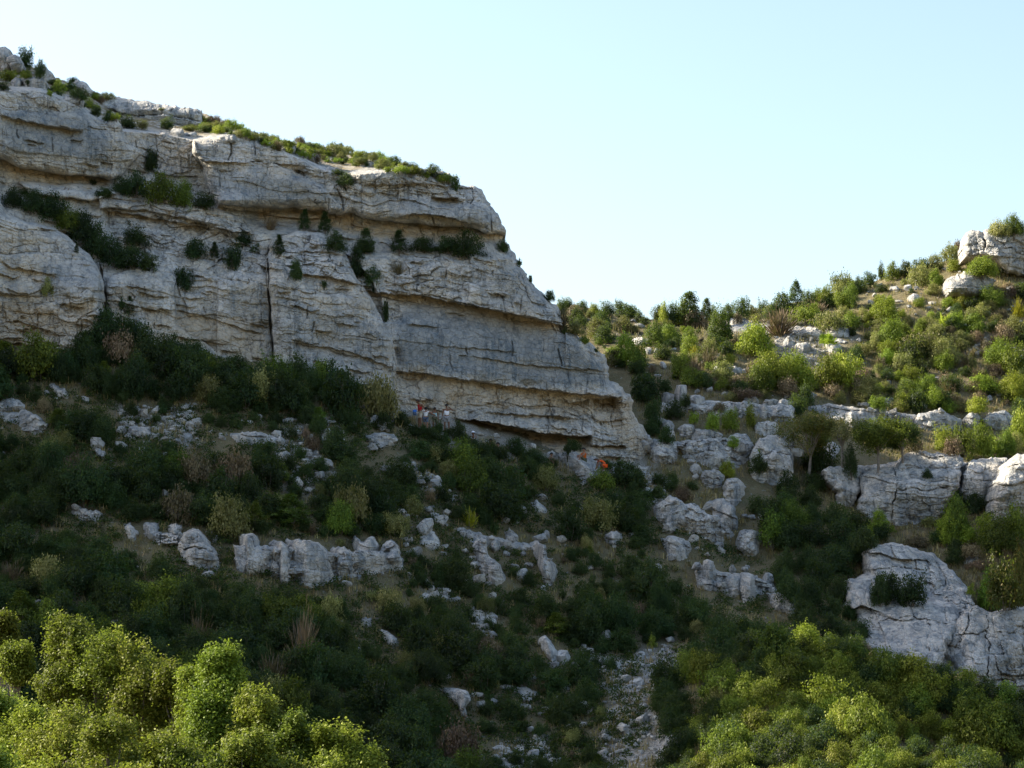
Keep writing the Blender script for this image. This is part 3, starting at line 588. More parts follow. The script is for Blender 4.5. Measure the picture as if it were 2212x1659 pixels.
R([(806,1360),(820,1357),(838,1363),(858,1378),(870,1394),(857,1400),(826,1382)], 'smooth pale leaning slab on the lower slope', seed=40, fine=.02, big=.08, rough=1.5, short='the smooth leaning slab')
R([(1158,1388),(1168,1376),(1178,1372),(1190,1384),(1200,1400),(1222,1418),(1203,1432),(1172,1410)], 'pointed pale boulder with a smooth face above the stone run', seed=41, fine=.03, big=.1, rough=1.5, short='the pointed pale boulder')
R([(918,1476),(940,1480),(962,1486),(990,1487),(1010,1494),(1018,1512),(1006,1524),(1018,1567),(1002,1560),(988,1526),(970,1506)], 'hook shaped white rock shelf with a long tail down the slope', seed=42, fine=.09, rough=2.5, short='the hook shaped white rock')
R([(1082,1490),(1110,1484),(1137,1482),(1165,1496),(1170,1506),(1160,1518),(1129,1508)], 'low flat white shelf beside the hook shaped white rock', seed=43, fine=.09, short='the low flat white shelf')
R([(99,834),(110,828),(125,833),(143,842),(160,856),(163,867),(129,862)], 'long pale grey slab poking from scrub under the left cliff', seed=44, fine=.04, short='the long pale slab')
R([(166,853),(180,856),(194,861),(209,874),(190,873)], 'thin sliver of grey rock below the long pale slab', seed=45, fine=.04)
R([(-12,870),(16,860),(44,863),(62,880),(58,890),(-12,888)], 'rounded cap rock resting on the ribbed outcrop at the left edge', seed=46, fine=.06)
R([(-12,886),(20,888),(60,888),(84,898),(104,916),(103,936),(74,940),(41,924),(-12,920)], 'ribbed grey outcrop at the left edge of the slope', seed=47, fine=.1, jsp=.9, short='the ribbed outcrop')
R([(387,871),(398,868),(423,874),(424,890),(403,895)], 'small white angular rock below the left cliff', seed=48, short='the small white angular rock')
R([(264,924),(290,920),(324,921),(330,944),(300,950),(276,942)], 'flat topped pale ledge above the grassy clearing', seed=49, fine=.06, short='the flat topped pale ledge')
R([(372,936),(400,934),(418,938),(419,958),(392,956)], 'low square ledge of grey rock at the clearing edge', seed=50)
R([(488,932),(520,934),(560,932),(600,944),(606,962),(560,960),(520,958),(492,950)], 'row of broken grey ledges above the stone scree', seed=51, fine=.16, short='the broken grey ledges')
R([(197,975),(212,966),(228,974),(229,995),(204,996)], 'small light boulder with a flat side on the left slope', seed=52)
R([(140,1102),(165,1094),(190,1100),(233,1108),(232,1140),(190,1142),(150,1128)], 'wide low lichened outcrop among dark scrub on the left slope', seed=53, short='the wide lichened outcrop')
R([(788,940),(815,934),(850,938),(858,962),(830,968),(792,962)], 'broken pale ledge under the standing people', seed=54, fine=.16, short='the broken pale ledge')
R([(1140,1086),(1160,1080),(1180,1096),(1196,1112),(1170,1112),(1150,1102)], 'small split pale rock in the scrub below the cliff roof', seed=55)
R([(1205,982),(1235,975),(1290,990),(1330,1012),(1320,1052),(1260,1040),(1220,1018)], 'bluish grey sloping boulder below the cliff where two people in orange sit', seed=56, fine=.03, big=.12, Y0=152.8, thick=2.0, short='the bluish sloping boulder')
R([(1236,1012),(1262,1008),(1270,1030),(1268,1066),(1244,1060)], 'tilted pale block under the bluish sloping boulder', seed=57, Y0=151.5, thick=2)
R([(1416,1090),(1450,1070),(1480,1085),(1498,1120),(1488,1160),(1440,1150),(1410,1120)], 'pale fractured outcrop beside the upper ravine', seed=58, fine=.14, short='the pale fractured outcrop')
R([(1420,1165),(1450,1158),(1490,1170),(1500,1210),(1460,1216),(1430,1200)], 'rounded grey outcrop below the pale fractured one', seed=59)
R([(505,1178),(560,1180),(640,1182),(720,1194),(800,1188),(872,1204),(876,1262),(780,1266),(700,1270),(600,1266),(508,1246)], 'low rock ledge linking the blocks and pillars of the lower rock row', seed=79, fwd=.75, big=.4, fine=.18, jsp=1.2, down=4)
R([(256,1150),(300,1146),(350,1150),(400,1156),(440,1170),(400,1196),(340,1184),(262,1176)], 'low rubbly ledge joining the small blocks left of the tan banded rock', seed=80, fwd=.7, fine=.18, jsp=1.0, down=4)
R([(1424,870),(1520,866),(1640,872),(1718,880),(1718,914),(1640,912),(1520,906),(1425,896)], 'long broken ledge behind the upper block row', seed=81, fwd=-.1, big=.4, fine=.2, jsp=1.1, down=3)
R([(1402,962),(1500,950),(1560,946),(1625,952),(1640,1000),(1600,1022),(1500,1016),(1402,1012)], 'broken ledge behind the lower block row by the cliff corner', seed=82, fwd=0, big=.4, fine=.2, jsp=1.1, down=3)
R([(1440,1090),(1500,1086),(1530,1110),(1600,1150),(1610,1190),(1540,1180),(1460,1170)], 'fractured ledge above the dark ravine scrub', seed=83, big=.4, fine=.2, jsp=1.0, fwd=.2)
R([(1500,1216),(1560,1236),(1610,1240),(1672,1262),(1690,1290),(1640,1304),(1560,1296),(1504,1280)], 'rubbly rock edge running down beside the ravine', seed=84, big=.4, fine=.2, jsp=1.0, fwd=0)
R([(900,1130),(1000,1140),(1060,1158),(1180,1180),(1200,1200),(1120,1200),(1010,1184),(920,1166)], 'broken stony ledge crossing the middle of the slope', seed=85, big=.4, fine=.2, jsp=1.0, fwd=0)
R([(1784,1016),(1870,1006),(1960,996),(2090,1000),(2240,990),(2240,1110),(2090,1106),(1930,1128),(1860,1106),(1796,1090)], 'rock wall filling the gaps between the ravine crags', Y0=158.6, seed=86, big=.5, fine=.2, jsp=1.6, thick=4)
R([(1730,880),(1800,872),(1880,884),(1980,896),(1990,918),(1880,930),(1790,914),(1732,904)], 'low rocky band under the edge of the sunny hill', seed=87, big=.4, fine=.18, jsp=1.1, fwd=0)
R([(1560,700),(1640,702),(1760,706),(1850,712),(1846,728),(1760,738),(1640,726),(1562,714)], 'thin pale rock strip crossing the sunny hill below the skyline', seed=88, big=.3, fine=.18, jsp=1.2, fwd=.2, lean=.09, down=5, thick=1.5)
R([(1600,748),(1700,752),(1780,748),(1830,756),(1826,770),(1720,774),(1610,766)], 'second thin pale rock strip below the first on the sunny hill', seed=89, big=.3, fine=.18, jsp=1.2, fwd=.2, lean=.09, down=5, thick=1.5)
R([(380,920),(470,930),(500,938),(492,960),(420,962),(380,950)], 'broken ledge left of the long row of grey ledges', seed=90, big=.3, fine=.2, jsp=.9, fwd=.1)
# blocks at the head of the ravine
blk = [((1427,850,1458,876),'round grey block at the left end of the upper block row'),((1460,831,1483,882),'upright narrow grey block in the upper block row'),((1485,852,1522,888),'large cubic grey block in the upper block row'),
 ((1531,874,1571,898),'low wedge of grey rock in the upper block row'),((1583,868,1638,902),'wide pale block under a thin cap rock'),((1608,857,1638,872),'thin cap rock on the wide pale block'),((1639,872,1662,902),'narrow cracked block between two wide pale blocks'),
 ((1661,876,1713,907),'wide pale block ending the upper block row'),((1651,862,1680,878),'small flat stone on the upper block row'),((1680,863,1713,880),'flat square stone at the end of the upper block row'),((1632,911,1679,934),'oval white boulder below the upper block row'),
 ((1429,908,1454,943),'tapered white block standing in shadow by the cliff corner'),((1467,916,1501,947),'grey block half sunk in scrub near the cliff corner'),((1496,927,1546,962),'big rounded white block in the middle block row'),((1544,935,1560,952),'little block tucked beside the big rounded white block'),
 ((1404,948,1464,1003),'massive rounded white boulder against the cliff corner'),((1472,953,1507,997),'egg shaped block between the massive boulder and the ravine head'),((1505,960,1546,990),'grey block squeezed in the lower block row'),((1520,966,1590,1006),'broad grey block with a sloping top in the lower block row'),
 ((1569,937,1618,973),'pale block with a yellow green bush on its shoulder'),((1516,1014,1563,1062),'cracked white block at the ravine lip'),((1565,1032,1607,1091),'tall white block facing the ravine'),((1592,1144,1644,1206),'leaning grey rib of rock inside the ravine'),
 ((1656,1140,1685,1190),'white rounded knob deep in the ravine scrub'),((1516,1207,1547,1275),'grey rock rib on the slope edge above the ravine'),((1562,1242,1606,1288),'rounded grey knob on the slope edge above the ravine'),((1600,1236,1640,1300),'paired grey rock fins by the ravine edge'),((1648,1236,1668,1280),'thin pale rock fin by the ravine edge'),
 ((1974,606,1992,616),'tiny pale stone in the grass of the sunny hill'),((1720,740,1750,760),'loose pale block below the flat slabs of the sunny hill')]
YR = {}
for k, ((a, b, c, d), lb) in enumerate(blk):
    e_ = .06 * (c - a); a, c, d, b = a - e_, c + e_, d + e_, b - e_ * .5
    r = random.Random(k); w, h = c - a, d - b; j = lambda s: r.uniform(-s, s)
    poly = [(a, b + h * (.30 + j(.1))), (a + w * (.16 + j(.06)), b + h * .06), (a + w * (.5 + j(.1)), b), (c - w * (.14 + j(.06)), b + h * (.05 + abs(j(.1)))), (c, b + h * (.28 + j(.1))), (c - w * .02, b + h * .8), (c - w * (.12 + j(.08)), d), (a + w * (.14 + j(.08)), d), (a + w * .01, b + h * .75)]
    R(poly, lb, seed=100 + k, rw=min(w, h) * .22, rr=min(w, h) * .016, thick=max(1.5, min(w, h) * .04), big=.22, fine=.11, jsp=.9, rough=4.0, name='rock_block', cat='rock', group='jointed limestone blocks at the head of the ravine' if 13 > 14 else None, down=8)
R([(1529,1082),(1560,1074),(1590,1100),(1598,1150),(1590,1166),(1550,1150),(1526,1120)], 'broken slope of white rock running into the ravine', seed=60, fine=.16, short='the broken white rock slope')
R([(1655,1282),(1680,1278),(1700,1288),(1716,1306),(1728,1334),(1708,1340),(1684,1326),(1664,1310)], 'curved white rock nose at the ravine foot', seed=61, fine=.1, short='the curved white rock nose')
R([(1632,960),(1641,945),(1668,938),(1700,942),(1714,950),(1716,1000),(1708,1040),(1690,1062),(1640,1058),(1618,1020),(1622,985)], 'tall sheer block with a sharp dark edge on the ravine', seed=62, Y0=157.5, cracks=[([(1640,984),(1680,978),(1714,980)],0.30,1.5)], fine=.09, jsp=2.4, thick=7, short='the tall sheer block')
# right hand crags
R([(1854,1030),(1878,1011),(1914,1008),(1937,1010),(1954,981),(1977,972),(2016,978),(2060,980),(2082,990),(2076,1020),(2072,1053),(2042,1096),(2023,1132),(1927,1142),(1924,1122),(1878,1116),(1848,1094),(1862,1062)], 'large white cracked crag on the ravine wall', Y0=156, seed=63, cracks=[([(1931,1005),(1936,1040),(1930,1080),(1926,1120)],0.48,1.5),([(1958,1013),(2010,1012),(2078,1014)],0.30,1.5),([(1940,1056),(1990,1058),(2050,1054)],.35,2),([(2010,985),(1996,1010)],0.24,1.5)], jsp=2.8, fine=.11, thick=8, short='the large cracked crag')
R([(1779,1012),(1812,1007),(1822,1008),(1862,1012),(1862,1050),(1838,1095),(1796,1096),(1810,1060),(1786,1040)], 'shaded rock buttress beside the large cracked crag', Y0=157.2, seed=64, fine=.1, thick=7, short='the shaded buttress')
R([(2086,1004),(2100,994),(2140,988),(2180,990),(2170,1020),(2152,1050),(2145,1085),(2084,1100),(2046,1098),(2078,1040)], 'grey crag with a long diagonal crack', Y0=157, seed=65, cracks=[([(2088,1000),(2080,1040),(2050,1090)],0.48,1.5)], fine=.12, thick=7, short='the crag with the diagonal crack')
R([(2179,998),(2196,982),(2240,978),(2260,1000),(2260,1140),(2170,1132),(2139,1124),(2146,1080),(2150,1046),(2166,1020)], 'sunlit bulging crag at the right edge', Y0=151.5, seed=66, rw=20, rr=1.6, fine=.12, thick=8, cracks=[([(2176,1008),(2212,1004),(2250,1008)],0.36,1.5),([(2160,1060),(2200,1052)],0.18,1.5)], short='the sunlit bulging crag')
R([(1860,1196),(1894,1176),(1937,1173),(1977,1183),(2016,1199),(2033,1222),(2069,1252),(2094,1300),(2100,1340),(1990,1345),(1878,1335),(1826,1304),(1828,1254),(1878,1237)], 'domed grey crag with a curving crack under dry grass', lean=.034, fwd=3.4, big=.85, jsp=1.3, seed=67, cracks=[([(1880,1232),(1940,1226),(1990,1232),(2030,1238)],0.36,1.5)], fine=.13, thick=6, rw=14, rr=1.2, short='the domed grey crag')
R([(1846,1322),(1900,1308),(1960,1304),(2003,1298),(2056,1302),(2074,1323),(2071,1349),(2046,1395),(2032,1430),(2004,1440),(1960,1455),(1900,1430),(1862,1380)], 'bulging white crag below the domed one', Y0=134.5, lean=.040, big=.85, jsp=1.4, seed=68, cracks=[([(1900,1345),(1960,1330),(2060,1350)],0.36,1.5),([(1990,1310),(2010,1360),(2000,1430)],0.24,1.5)], fine=.1, thick=8, rw=14, rr=1.2, short='the bulging white crag')
R([(2056,1350),(2084,1322),(2108,1306),(2144,1326),(2180,1312),(2250,1306),(2260,1540),(2104,1540),(2060,1520),(2062,1430),(2030,1410)], 'high pale rock wall with vertical seams in the lower corner', Y0=136.5, seed=69, lean=.014, cracks=[([(2130,1330),(2136,1400),(2130,1450),(2138,1520)],0.48,1.5),([(2060,1372),(2140,1366),(2240,1372)],0.30,1.5),([(2066,1460),(2140,1470),(2240,1466)],0.36,1.5),([(2100,1316),(2090,1360),(2066,1400)],0.42,1.5)], jsp=1.7, fine=.18, big=.7, thick=9, short='the high pale wall')
R([(2078,556),(2080,526),(2087,500),(2109,495),(2122,505),(2130,496),(2169,491),(2208,494),(2250,492),(2250,590),(2178,580),(2147,556),(2109,548)], 'pale castle like rock on top of the sunny hill', Y0=199, seed=70, fine=.2, big=.5, jsp=1.8, rw=12, rr=1.6, thick=6, cracks=[([(2122,500),(2128,540)],1.2,3)], name='summit_rock', short='the castle like summit rock')
R([(2041,614),(2046,600),(2068,592),(2093,582),(2126,590),(2149,605),(2140,626),(2049,628)], 'broad weathered boulder below the castle like summit rock', Y0=195, seed=71, fine=.16, thick=4, rw=22, rr=1.6, short='the broad weathered boulder')
R([(1971,910),(1983,894),(2026,884),(2049,892),(2078,906),(2078,932),(1977,934)], 'low grey crag under the sunny hillside shrubs', seed=72, short='the low grey crag', thick=3)
R([(2080,912),(2090,894),(2112,890),(2122,905),(2118,928),(2084,930)], 'sunlit white rocks between two low grey crags', seed=73, thick=3)
R([(2124,904),(2140,892),(2176,888),(2190,898),(2188,930),(2128,932)], 'flat faced low crag near the right edge', seed=74, thick=3)
R([(1812,902),(1822,888),(1850,884),(1867,892),(1862,922),(1824,926)], 'pale rounded block above the autumn coloured tree', seed=75, thick=3, short='the pale block above the autumn tree')
R([(1758,884),(1790,876),(1812,882),(1806,900),(1764,900)], 'small sunlit stack of rocks beside the pale rounded block', seed=76, thick=2)
R([(1774,960),(1800,955),(1820,966),(1808,998),(1780,992)], 'grey block behind the trunk of the autumn coloured tree', seed=77, thick=2)
R([(2066,1226),(2090,1198),(2120,1192),(2128,1230),(2110,1252),(2076,1248)], 'sharp edged pale block on the grassy shelf', seed=78, thick=2.5, Y0=150, short='the sharp edged pale block')
R([(1818,1290),(1850,1220),(1900,1180),(2020,1196),(2092,1270),(2110,1320),(2120,1420),(2110,1550),(2010,1540),(1920,1470),(1880,1400),(1850,1340)], 'steep broken rock face behind the domed and bulging crags', Y0=131.5, lean=.052, seed=91, big=.6, fine=.2, jsp=1.4, thick=4)
# slabs on the sunny hill
for k, (a, b, c, d, lb, sh) in enumerate([(1575,686,1622,712,'flat white slab near the saddle of the sunny hill','the flat white slab'),(1657,708,1703,722,'long low white slab beside the brown bush',None),(1364,728,1410,748,'smooth grey dome of rock on the saddle slope','the smooth rock dome'),(1392,748,1408,766,'small grey stone under the smooth rock dome',None),
  (1958,634,1990,654,'square white stone in dry grass on the sunny hill','the square white stone'),(2002,650,2026,660,'flat white stone near the yellow bush',None),(1920,618,1941,630,'small pale stone between green shrubs near the skyline',None),(1706,706,1780,728,'wide terrace of white slabs on the sunny hill','the terrace of white slabs'),(1778,704,1840,728,'end of the white terrace beside a round shrub',None),(1780,742,1820,762,'pale block under the white terrace',None),(1800,730,1830,742,'thin pale slab under the terrace end',None),(1690,730,1715,750,'pale broken stone below the brown bush',None),
  (2170,762,2212,785,'pale stones at the right edge of the sunny hill',None),(1560,845,1575,850,'low pale stone above the wedge rock',None),(1693,848,1715,862,'shaded stone below the domed green shrub',None),(1742,846,1765,862,'grey stone under the domed green shrub edge',None),(1425,782,1440,796,'small pale stone on the saddle slope',None),(1490,775,1500,790,'upright pale stone among yellow bushes',None),(1542,790,1562,808,'twin pale stones below a green bush',None),(1570,792,1610,806,'low grey ledge in the dry grass',None)]):
    h = d - b; w = c - a; r = random.Random(900 + k)
    R([(a, b + h * .6), (a + w * .12, b + h * .15), (a + w * .4, b), (a + w * .75, b + h * r.uniform(0, .2)), (c, b + h * .4), (c - w * .05, d), (a + w * .1, d)], lb, seed=140 + k, rw=max(6, h * .5), rr=.5, thick=1.2, big=.14, fine=.09, jsp=1.2, down=5, name='rock_slab', cat='rock', short=sh, lean=.03)
R([(0,128),(-14,104),(10,100),(24,112),(28,140),(6,144)], 'rounded grey boulder at the upper left corner of the clifftop', seed=170, Y0=160, thick=3, fine=.04, rw=14, name='boulder', cat='rock')
R([(14,128),(26,117),(44,122),(49,140),(30,148)], 'second grey boulder leaning on the clifftop corner boulder', seed=171, Y0=159, thick=2.5, fine=.04, name='boulder', cat='rock')
R([(49,172),(60,165),(92,166),(100,178),(98,194),(52,194)], 'big smooth box shaped boulder on the cliff rim', seed=172, Y0=154.2, thick=2.5, fine=.03, big=.08, name='boulder', cat='rock', short='the box shaped rim boulder')
R([(24,176),(32,167),(48,170),(49,192),(26,192)], 'smaller boulder touching the box shaped rim boulder', seed=173, Y0=154.6, thick=2, fine=.04, name='boulder', cat='rock')
R([(76,146),(100,144),(112,158),(113,176),(90,170)], 'grey boulder on the skyline left of the first lit shrub', seed=174, Y0=160, thick=2.5, name='boulder', cat='rock')
R([(155,178),(170,171),(186,182),(204,192),(196,200),(168,192)], 'grey ridge stone on the left skyline', seed=175, Y0=163, thick=2, name='boulder', cat='rock')
for k, (a, b, c, d) in enumerate([(343,284,364,300),(368,276,396,296),(400,286,424,298),(470,289,512,304),(512,285,542,305),(543,289,562,306),(562,290,578,306),(582,294,598,308),(602,308,640,330),(646,324,690,348),(700,360,730,388),(775,346,822,362),(800,370,850,392),(852,360,884,384),(884,364,928,390),(930,370,980,396),(228,258,262,284),(136,204,176,226),(170,214,176,222)]):
    w, h = c - a, d - b; r = random.Random(700 + k)
    nm = ['grey block at the start of the rim row','pale block second in the rim row','low block behind the rim row','long rounded rim block above the upper overhang','tall rounded rim block beside the long one','squarish rim block split by a crack','narrow rim block at the cracked group','tiny rim block in front of a dead shrub','stepped rim slab under the green hedge','broad stepped rim slab with a sharp end','pale boulder wedged in the rim gully','long smooth grey wall block inside the green hedge','low layered rim slab past the gully','angular rim block with a lit top','large rim block with fluted face','pale rim block at the last bend of the cliff','rounded rim block above the dark shrub strip','grey rounded rim block near the left skyline','small chip of rim rock']
    R([(a, b + h * .4), (a + w * .15, b + h * .08), (a + w * .5, b), (c - w * .12, b + h * .1), (c, b + h * .45), (c - w * .04, d), (a + w * .04, d)], nm[k], seed=180 + k, rw=min(w, h) * .5, rr=.5, thick=1.6, Y0=float(hit([(a + c) / 2], [d - 2])[0][0]) - .35, big=.12, fine=.06, jsp=1.0, down=4, name='rim_block', cat='rock', lean=.02)

# ------------------------------------------------------------------ loose boulders (closed bodies) and stone scree
def boulder_geo(seed, n=20, e=3.5, cuts=16, disp=.07):
    r = np.random.RandomState(seed); pts = []; faces = []; key = {}; t = np.linspace(-1, 1, n + 1)
    base = 0; Vs = []; Fs = []
    A, B = np.meshgrid(np.tan(t * math.pi / 4), np.tan(t * math.pi / 4))
    for ax in range(3):
        for sg in (-1, 1):
            c = [None] * 3; c[ax] = np.full(A.shape, float(sg)); c[(ax + 1) % 3] = A * sg; c[(ax + 2) % 3] = B
            Vs.append(np.stack(c, -1).reshape(-1, 3)); idx = np.arange(A.size).reshape(A.shape) + base
            Fs.append(np.stack([idx[:-1, :-1], idx[:-1, 1:], idx[1:, 1:], idx[1:, :-1]], -1).reshape(-1, 4)); base += A.size
    V = np.concatenate(Vs); F = np.concatenate(Fs)
    rk = np.round(V, 5); _, first, inv = np.unique(rk, axis=0, return_index=True, return_inverse=True); V = V[first]; F = inv.reshape(-1)[F]
    d = V / np.linalg.norm(V, axis=1)[:, None]
    p = d * ((np.abs(d) ** e).sum(1) ** (-1 / e))[:, None]
    for _ in range(cuts):
        nn = r.normal(size=3); nn /= np.linalg.norm(nn); k = r.uniform(.66, .98); s = p @ nn; p = p - np.maximum(s - k, 0)[:, None] * nn
    p = p * (1 + disp * fbm(d[:, 0] * 1.7, d[:, 1] * 1.7, d[:, 2] * 1.7, seed, 4))[:, None]
    p = p + d * (-.03 * np.exp(-((((p[:, 2] + .1 * p[:, 0]) * 3.3 + seed * .37) % 1) - .5) ** 2 / .006) + .03 * fbm(p[:, 0] * 7, p[:, 1] * 7, p[:, 2] * 7, seed + 3, 3))[:, None]
    return p, F
BP = [boulder_geo(s, 18, [4, 6, 3.6, 8, 5, 4][s % 6]) for s in range(8)]
BM = [mesh_np('boulder', p, f, M['boulder']) for p, f in BP]
SP = [boulder_geo(50 + s, 4, 3, 6, .14) for s in range(8)]
# ------------------------------------------------------------------ plants
M['leaf_dark'] = leaf_mat('leaf_evergreen_dark', (.010, .022, .009), (.023, .048, .014), (.055, .095, .024))  # evergreen tone darkened further, putting some of the slope's shade into the leaf colour
M['leaf_mid'] = leaf_mat('leaf_green', (.03, .06, .010), (.115, .165, .018), (.27, .34, .04))
M['leaf_bright'] = leaf_mat('leaf_bright_green', (.08, .12, .010), (.22, .27, .024), (.40, .46, .06))
M['leaf_olive'] = leaf_mat('leaf_olive', (.09, .095, .03), (.23, .22, .07), (.40, .37, .14))
M['leaf_dry'] = leaf_mat('twig_dry_brown', (.09, .06, .035), (.17, .12, .065), (.27, .20, .11), trans=.15)
M['leaf_autumn'] = leaf_mat('leaf_autumn', (.05, .07, .015), (.13, .12, .025), (.26, .13, .03))
M['leaf_yellow'] = leaf_mat('flower_yellow_broom', (.12, .13, .01), (.30, .28, .02), (.50, .44, .03))
M['leaf_oak'] = leaf_mat('leaf_holm_oak', (.045, .065, .010), (.19, .225, .024), (.42, .44, .09), rough=.55, trans=.45, spec=.22)
M['grass'] = leaf_mat('dry_grass_blade', (.13, .105, .04), (.28, .21, .09), (.48, .38, .18), obj=False, trans=.3)
M['scrub'] = leaf_mat('scrub_leaf', (.014, .028, .010), (.03, .055, .014), (.07, .105, .026), obj=False)
def quads(c, nrm, l, w, r):
    n = len(c); t = r.normal(size=(n, 3)); t -= (t * nrm).sum(1)[:, None] * nrm; t /= np.linalg.norm(t, axis=1)[:, None] + 1e-9
    b = np.cross(nrm, t); l = np.broadcast_to(l, (n,))[:, None] / 2; w = np.broadcast_to(w, (n,))[:, None] / 2
    V = np.stack([c - t * l, c + b * w, c + t * l, c - b * w], 1).reshape(-1, 3)
    return V, np.arange(4 * n).reshape(n, 4)
def stems(seed, n, R, H, th=.03):
    r = np.random.RandomState(seed); V = []; F = []
    for k in range(n):
        a = r.uniform(0, 6.28); rad = r.uniform(.1, .6) * R; p0 = np.array([r.uniform(-.1, .1) * R, r.uniform(-.1, .1) * R, -.25]); p3 = np.array([math.cos(a) * rad, math.sin(a) * rad, H * r.uniform(.5, .8)])
        mid = (p0 + p3) / 2 + r.normal(size=3) * .08 * R; prev = None
        for i, (p, q) in enumerate([(p0, 1.), (mid, .7), (p3, .25)]):
            ring = [p + th * q * np.array([math.cos(x), math.sin(x), 0]) for x in (0, 1.57, 3.14, 4.71)]
            b = len(V); V += ring
            if prev is not None: F += [[prev + j, prev + (j + 1) % 4, b + (j + 1) % 4, b + j] for j in range(4)]
            prev = b
    return np.array(V), np.array(F)
def shrub_geo(seed, R=1.0, H=1.4, ncl=70, npl=45, leaf=.075, cr=.17, kind='round', aspect=.6):
    r = np.random.RandomState(seed)
    if kind == 'palm':
        V = []; F = []; T = []
        for f in range(13):
            a = r.uniform(0, 6.28); el = r.uniform(.25, 1.35); d = np.array([math.cos(a) * math.cos(el), math.sin(a) * math.cos(el), math.sin(el)])
            c = d * R * r.uniform(.45, .75); up = np.cross(d, [0, 0, 1.]); up /= np.linalg.norm(up) + 1e-9; nrm = np.cross(up, d)
            for k in range(15):
                th = math.radians(-105 + 15 * k); bd = d * math.cos(th) + up * math.sin(th) + nrm * .15; bd /= np.linalg.norm(bd); pw = np.cross(bd, nrm); L = R * .5 * r.uniform(.85, 1.1)
                b = len(V); V += [c, c + bd * L * .5 + pw * .03, c + bd * L - np.array([0, 0, .06]), c + bd * L * .5 - pw * .03]; F.append([b, b + 1, b + 2, b + 3]); T += [r.uniform(.3, 1)] * 4
            b = len(V); V += [np.zeros(3) + [.02, 0, -.2], c + [.01, 0, 0], c - [.01, 0, 0], np.array([-.02, 0, -.2])]; F.append([b, b + 1, b + 2, b + 3]); T += [.3] * 4
        return np.array(V, float), np.array(F), np.array(T), np.zeros(len(F), int)
    d = r.normal(size=(ncl, 3)); d[:, 2] = np.abs(d[:, 2]) * 1.1 - .25; d /= np.linalg.norm(d, axis=1)[:, None]
    env = 1 + .62 * fbm(d[:, 0] * 1.6 + seed, d[:, 1] * 1.6, d[:, 2] * 1.6, seed, 3)
    rad = np.where(r.uniform(size=ncl) < .72, r.uniform(.72, 1.0, ncl), r.uniform(.2, .7, ncl)) * env
    rad = rad * np.where(r.uniform(size=ncl) < .10, r.uniform(1.1, 1.3, ncl), 1)
    c = d * rad[:, None]
    if kind == 'cone': 
        z = r.uniform(-.2, 1, ncl); a = r.uniform(0, 6.28, ncl); q = (1 - np.clip(z, 0, 1)) ** .75 * r.uniform(.45, 1, ncl) * env * .9 + .05; c = np.stack([np.cos(a) * q, np.sin(a) * q, z], -1)
    if kind == 'broom':
        c = d * r.uniform(.3, 1.0, ncl)[:, None] * env[:, None]
    c = c * [R, R, H * .68]; c[:, 2] += H * .30
    if kind == 'broom':
        base = np.array([0, 0, -.1]); n = ncl * npl // 3; k = r.randint(0, ncl, n); tip = c[k] + r.normal(size=(n, 3)) * cr; s = r.uniform(.35, .95, n)[:, None]
        p = base * (1 - s) + tip * s; ax = tip - base; ax /= np.linalg.norm(ax, axis=1)[:, None]; side = np.cross(ax, r.normal(size=(n, 3))); side /= np.linalg.norm(side, axis=1)[:, None]
        V = np.stack([p - ax * .16, p + side * .016, p + ax * .16, p - side * .016], 1).reshape(-1, 3); F = np.arange(4 * n).reshape(n, 4); T = np.repeat(r.uniform(0, 1, n), 4)
    else:
        k = np.repeat(np.arange(ncl), npl); n = len(k)
        p = c[k] + r.normal(size=(n, 3)) * cr * np.array([1, 1, .8]) * (R * .5 + .5)
        o = p - [0, 0, H * .2]; o /= np.linalg.norm(o, axis=1)[:, None] + 1e-9
        nr = r.normal(size=(n, 3)) * .8 + 1.0 * o + [0, 0, .35]; nr /= np.linalg.norm(nr, axis=1)[:, None]
        ls = leaf * r.uniform(.7, 1.35, n); V, F = quads(p, nr, ls * 1.25, ls * aspect * 1.25, r)
        ct = r.uniform(0, 1, ncl); T = np.repeat(np.clip(.55 * r.uniform(0, 1, n) + .45 * ct[k], 0, 1), 4)
    mi = np.zeros(len(F), int)
    sv, sf = stems(seed, 7, R, H, .028); F = np.concatenate([F, sf + len(V)]); V = np.concatenate([V, sv]); T = np.r_[T, np.zeros(len(sv))]; mi = np.r_[mi, np.ones(len(sf), int)]
    return V, F, T, mi
# family: (name, kind, R, H, clusters, leaves, leaf size, cluster radius, seeds)
GEO = {}
for i in range(5): GEO['round', i] = shrub_geo(10 + i, 1.0, 1.45, 95, 42, .085, .15)
for i in range(3): GEO['big', i] = shrub_geo(30 + i, 1.6, 2.3, 190, 50, .10, .17)
for i in range(3): GEO['low', i] = shrub_geo(40 + i, 1.0, .85, 70, 40, .08, .14)
for i in range(3): GEO['cone', i] = shrub_geo(50 + i, .85, 2.1, 120, 38, .085, .11, 'cone', .4)
for i in range(3): GEO['broom', i] = shrub_geo(60 + i, 1.0, 1.4, 80, 50, .08, .2, 'broom')
for i in range(3): GEO['twig', i] = shrub_geo(70 + i, 1.0, 1.2, 60, 45, .05, .2, 'broom')
for i in range(2): GEO['palm', i] = shrub_geo(80 + i, .9, 1.0, kind='palm')
for i in range(3): GEO['tiny', i] = shrub_geo(90 + i, .5, .6, 26, 34, .075, .11)
GDIM = {k: (np.abs(v[0][:, :2]).max() * .92, np.percentile(v[0][:, 2], 99)) for k, v in GEO.items()}
_mc = {}
def shrub_mesh(form, i, mat):
    k = (form, i, mat)
    if k not in _mc:
        V, F, T, mi = GEO[form, i]; _mc[k] = mesh_np('shrub', V, F, [M[mat], M['bark']], {'tint': T[:, None].repeat(3, 1)}, mat_idx=mi)
    return _mc[k]
NV = {}
for k in GEO: NV[k[0]] = max(NV.get(k[0], 0), k[1] + 1)
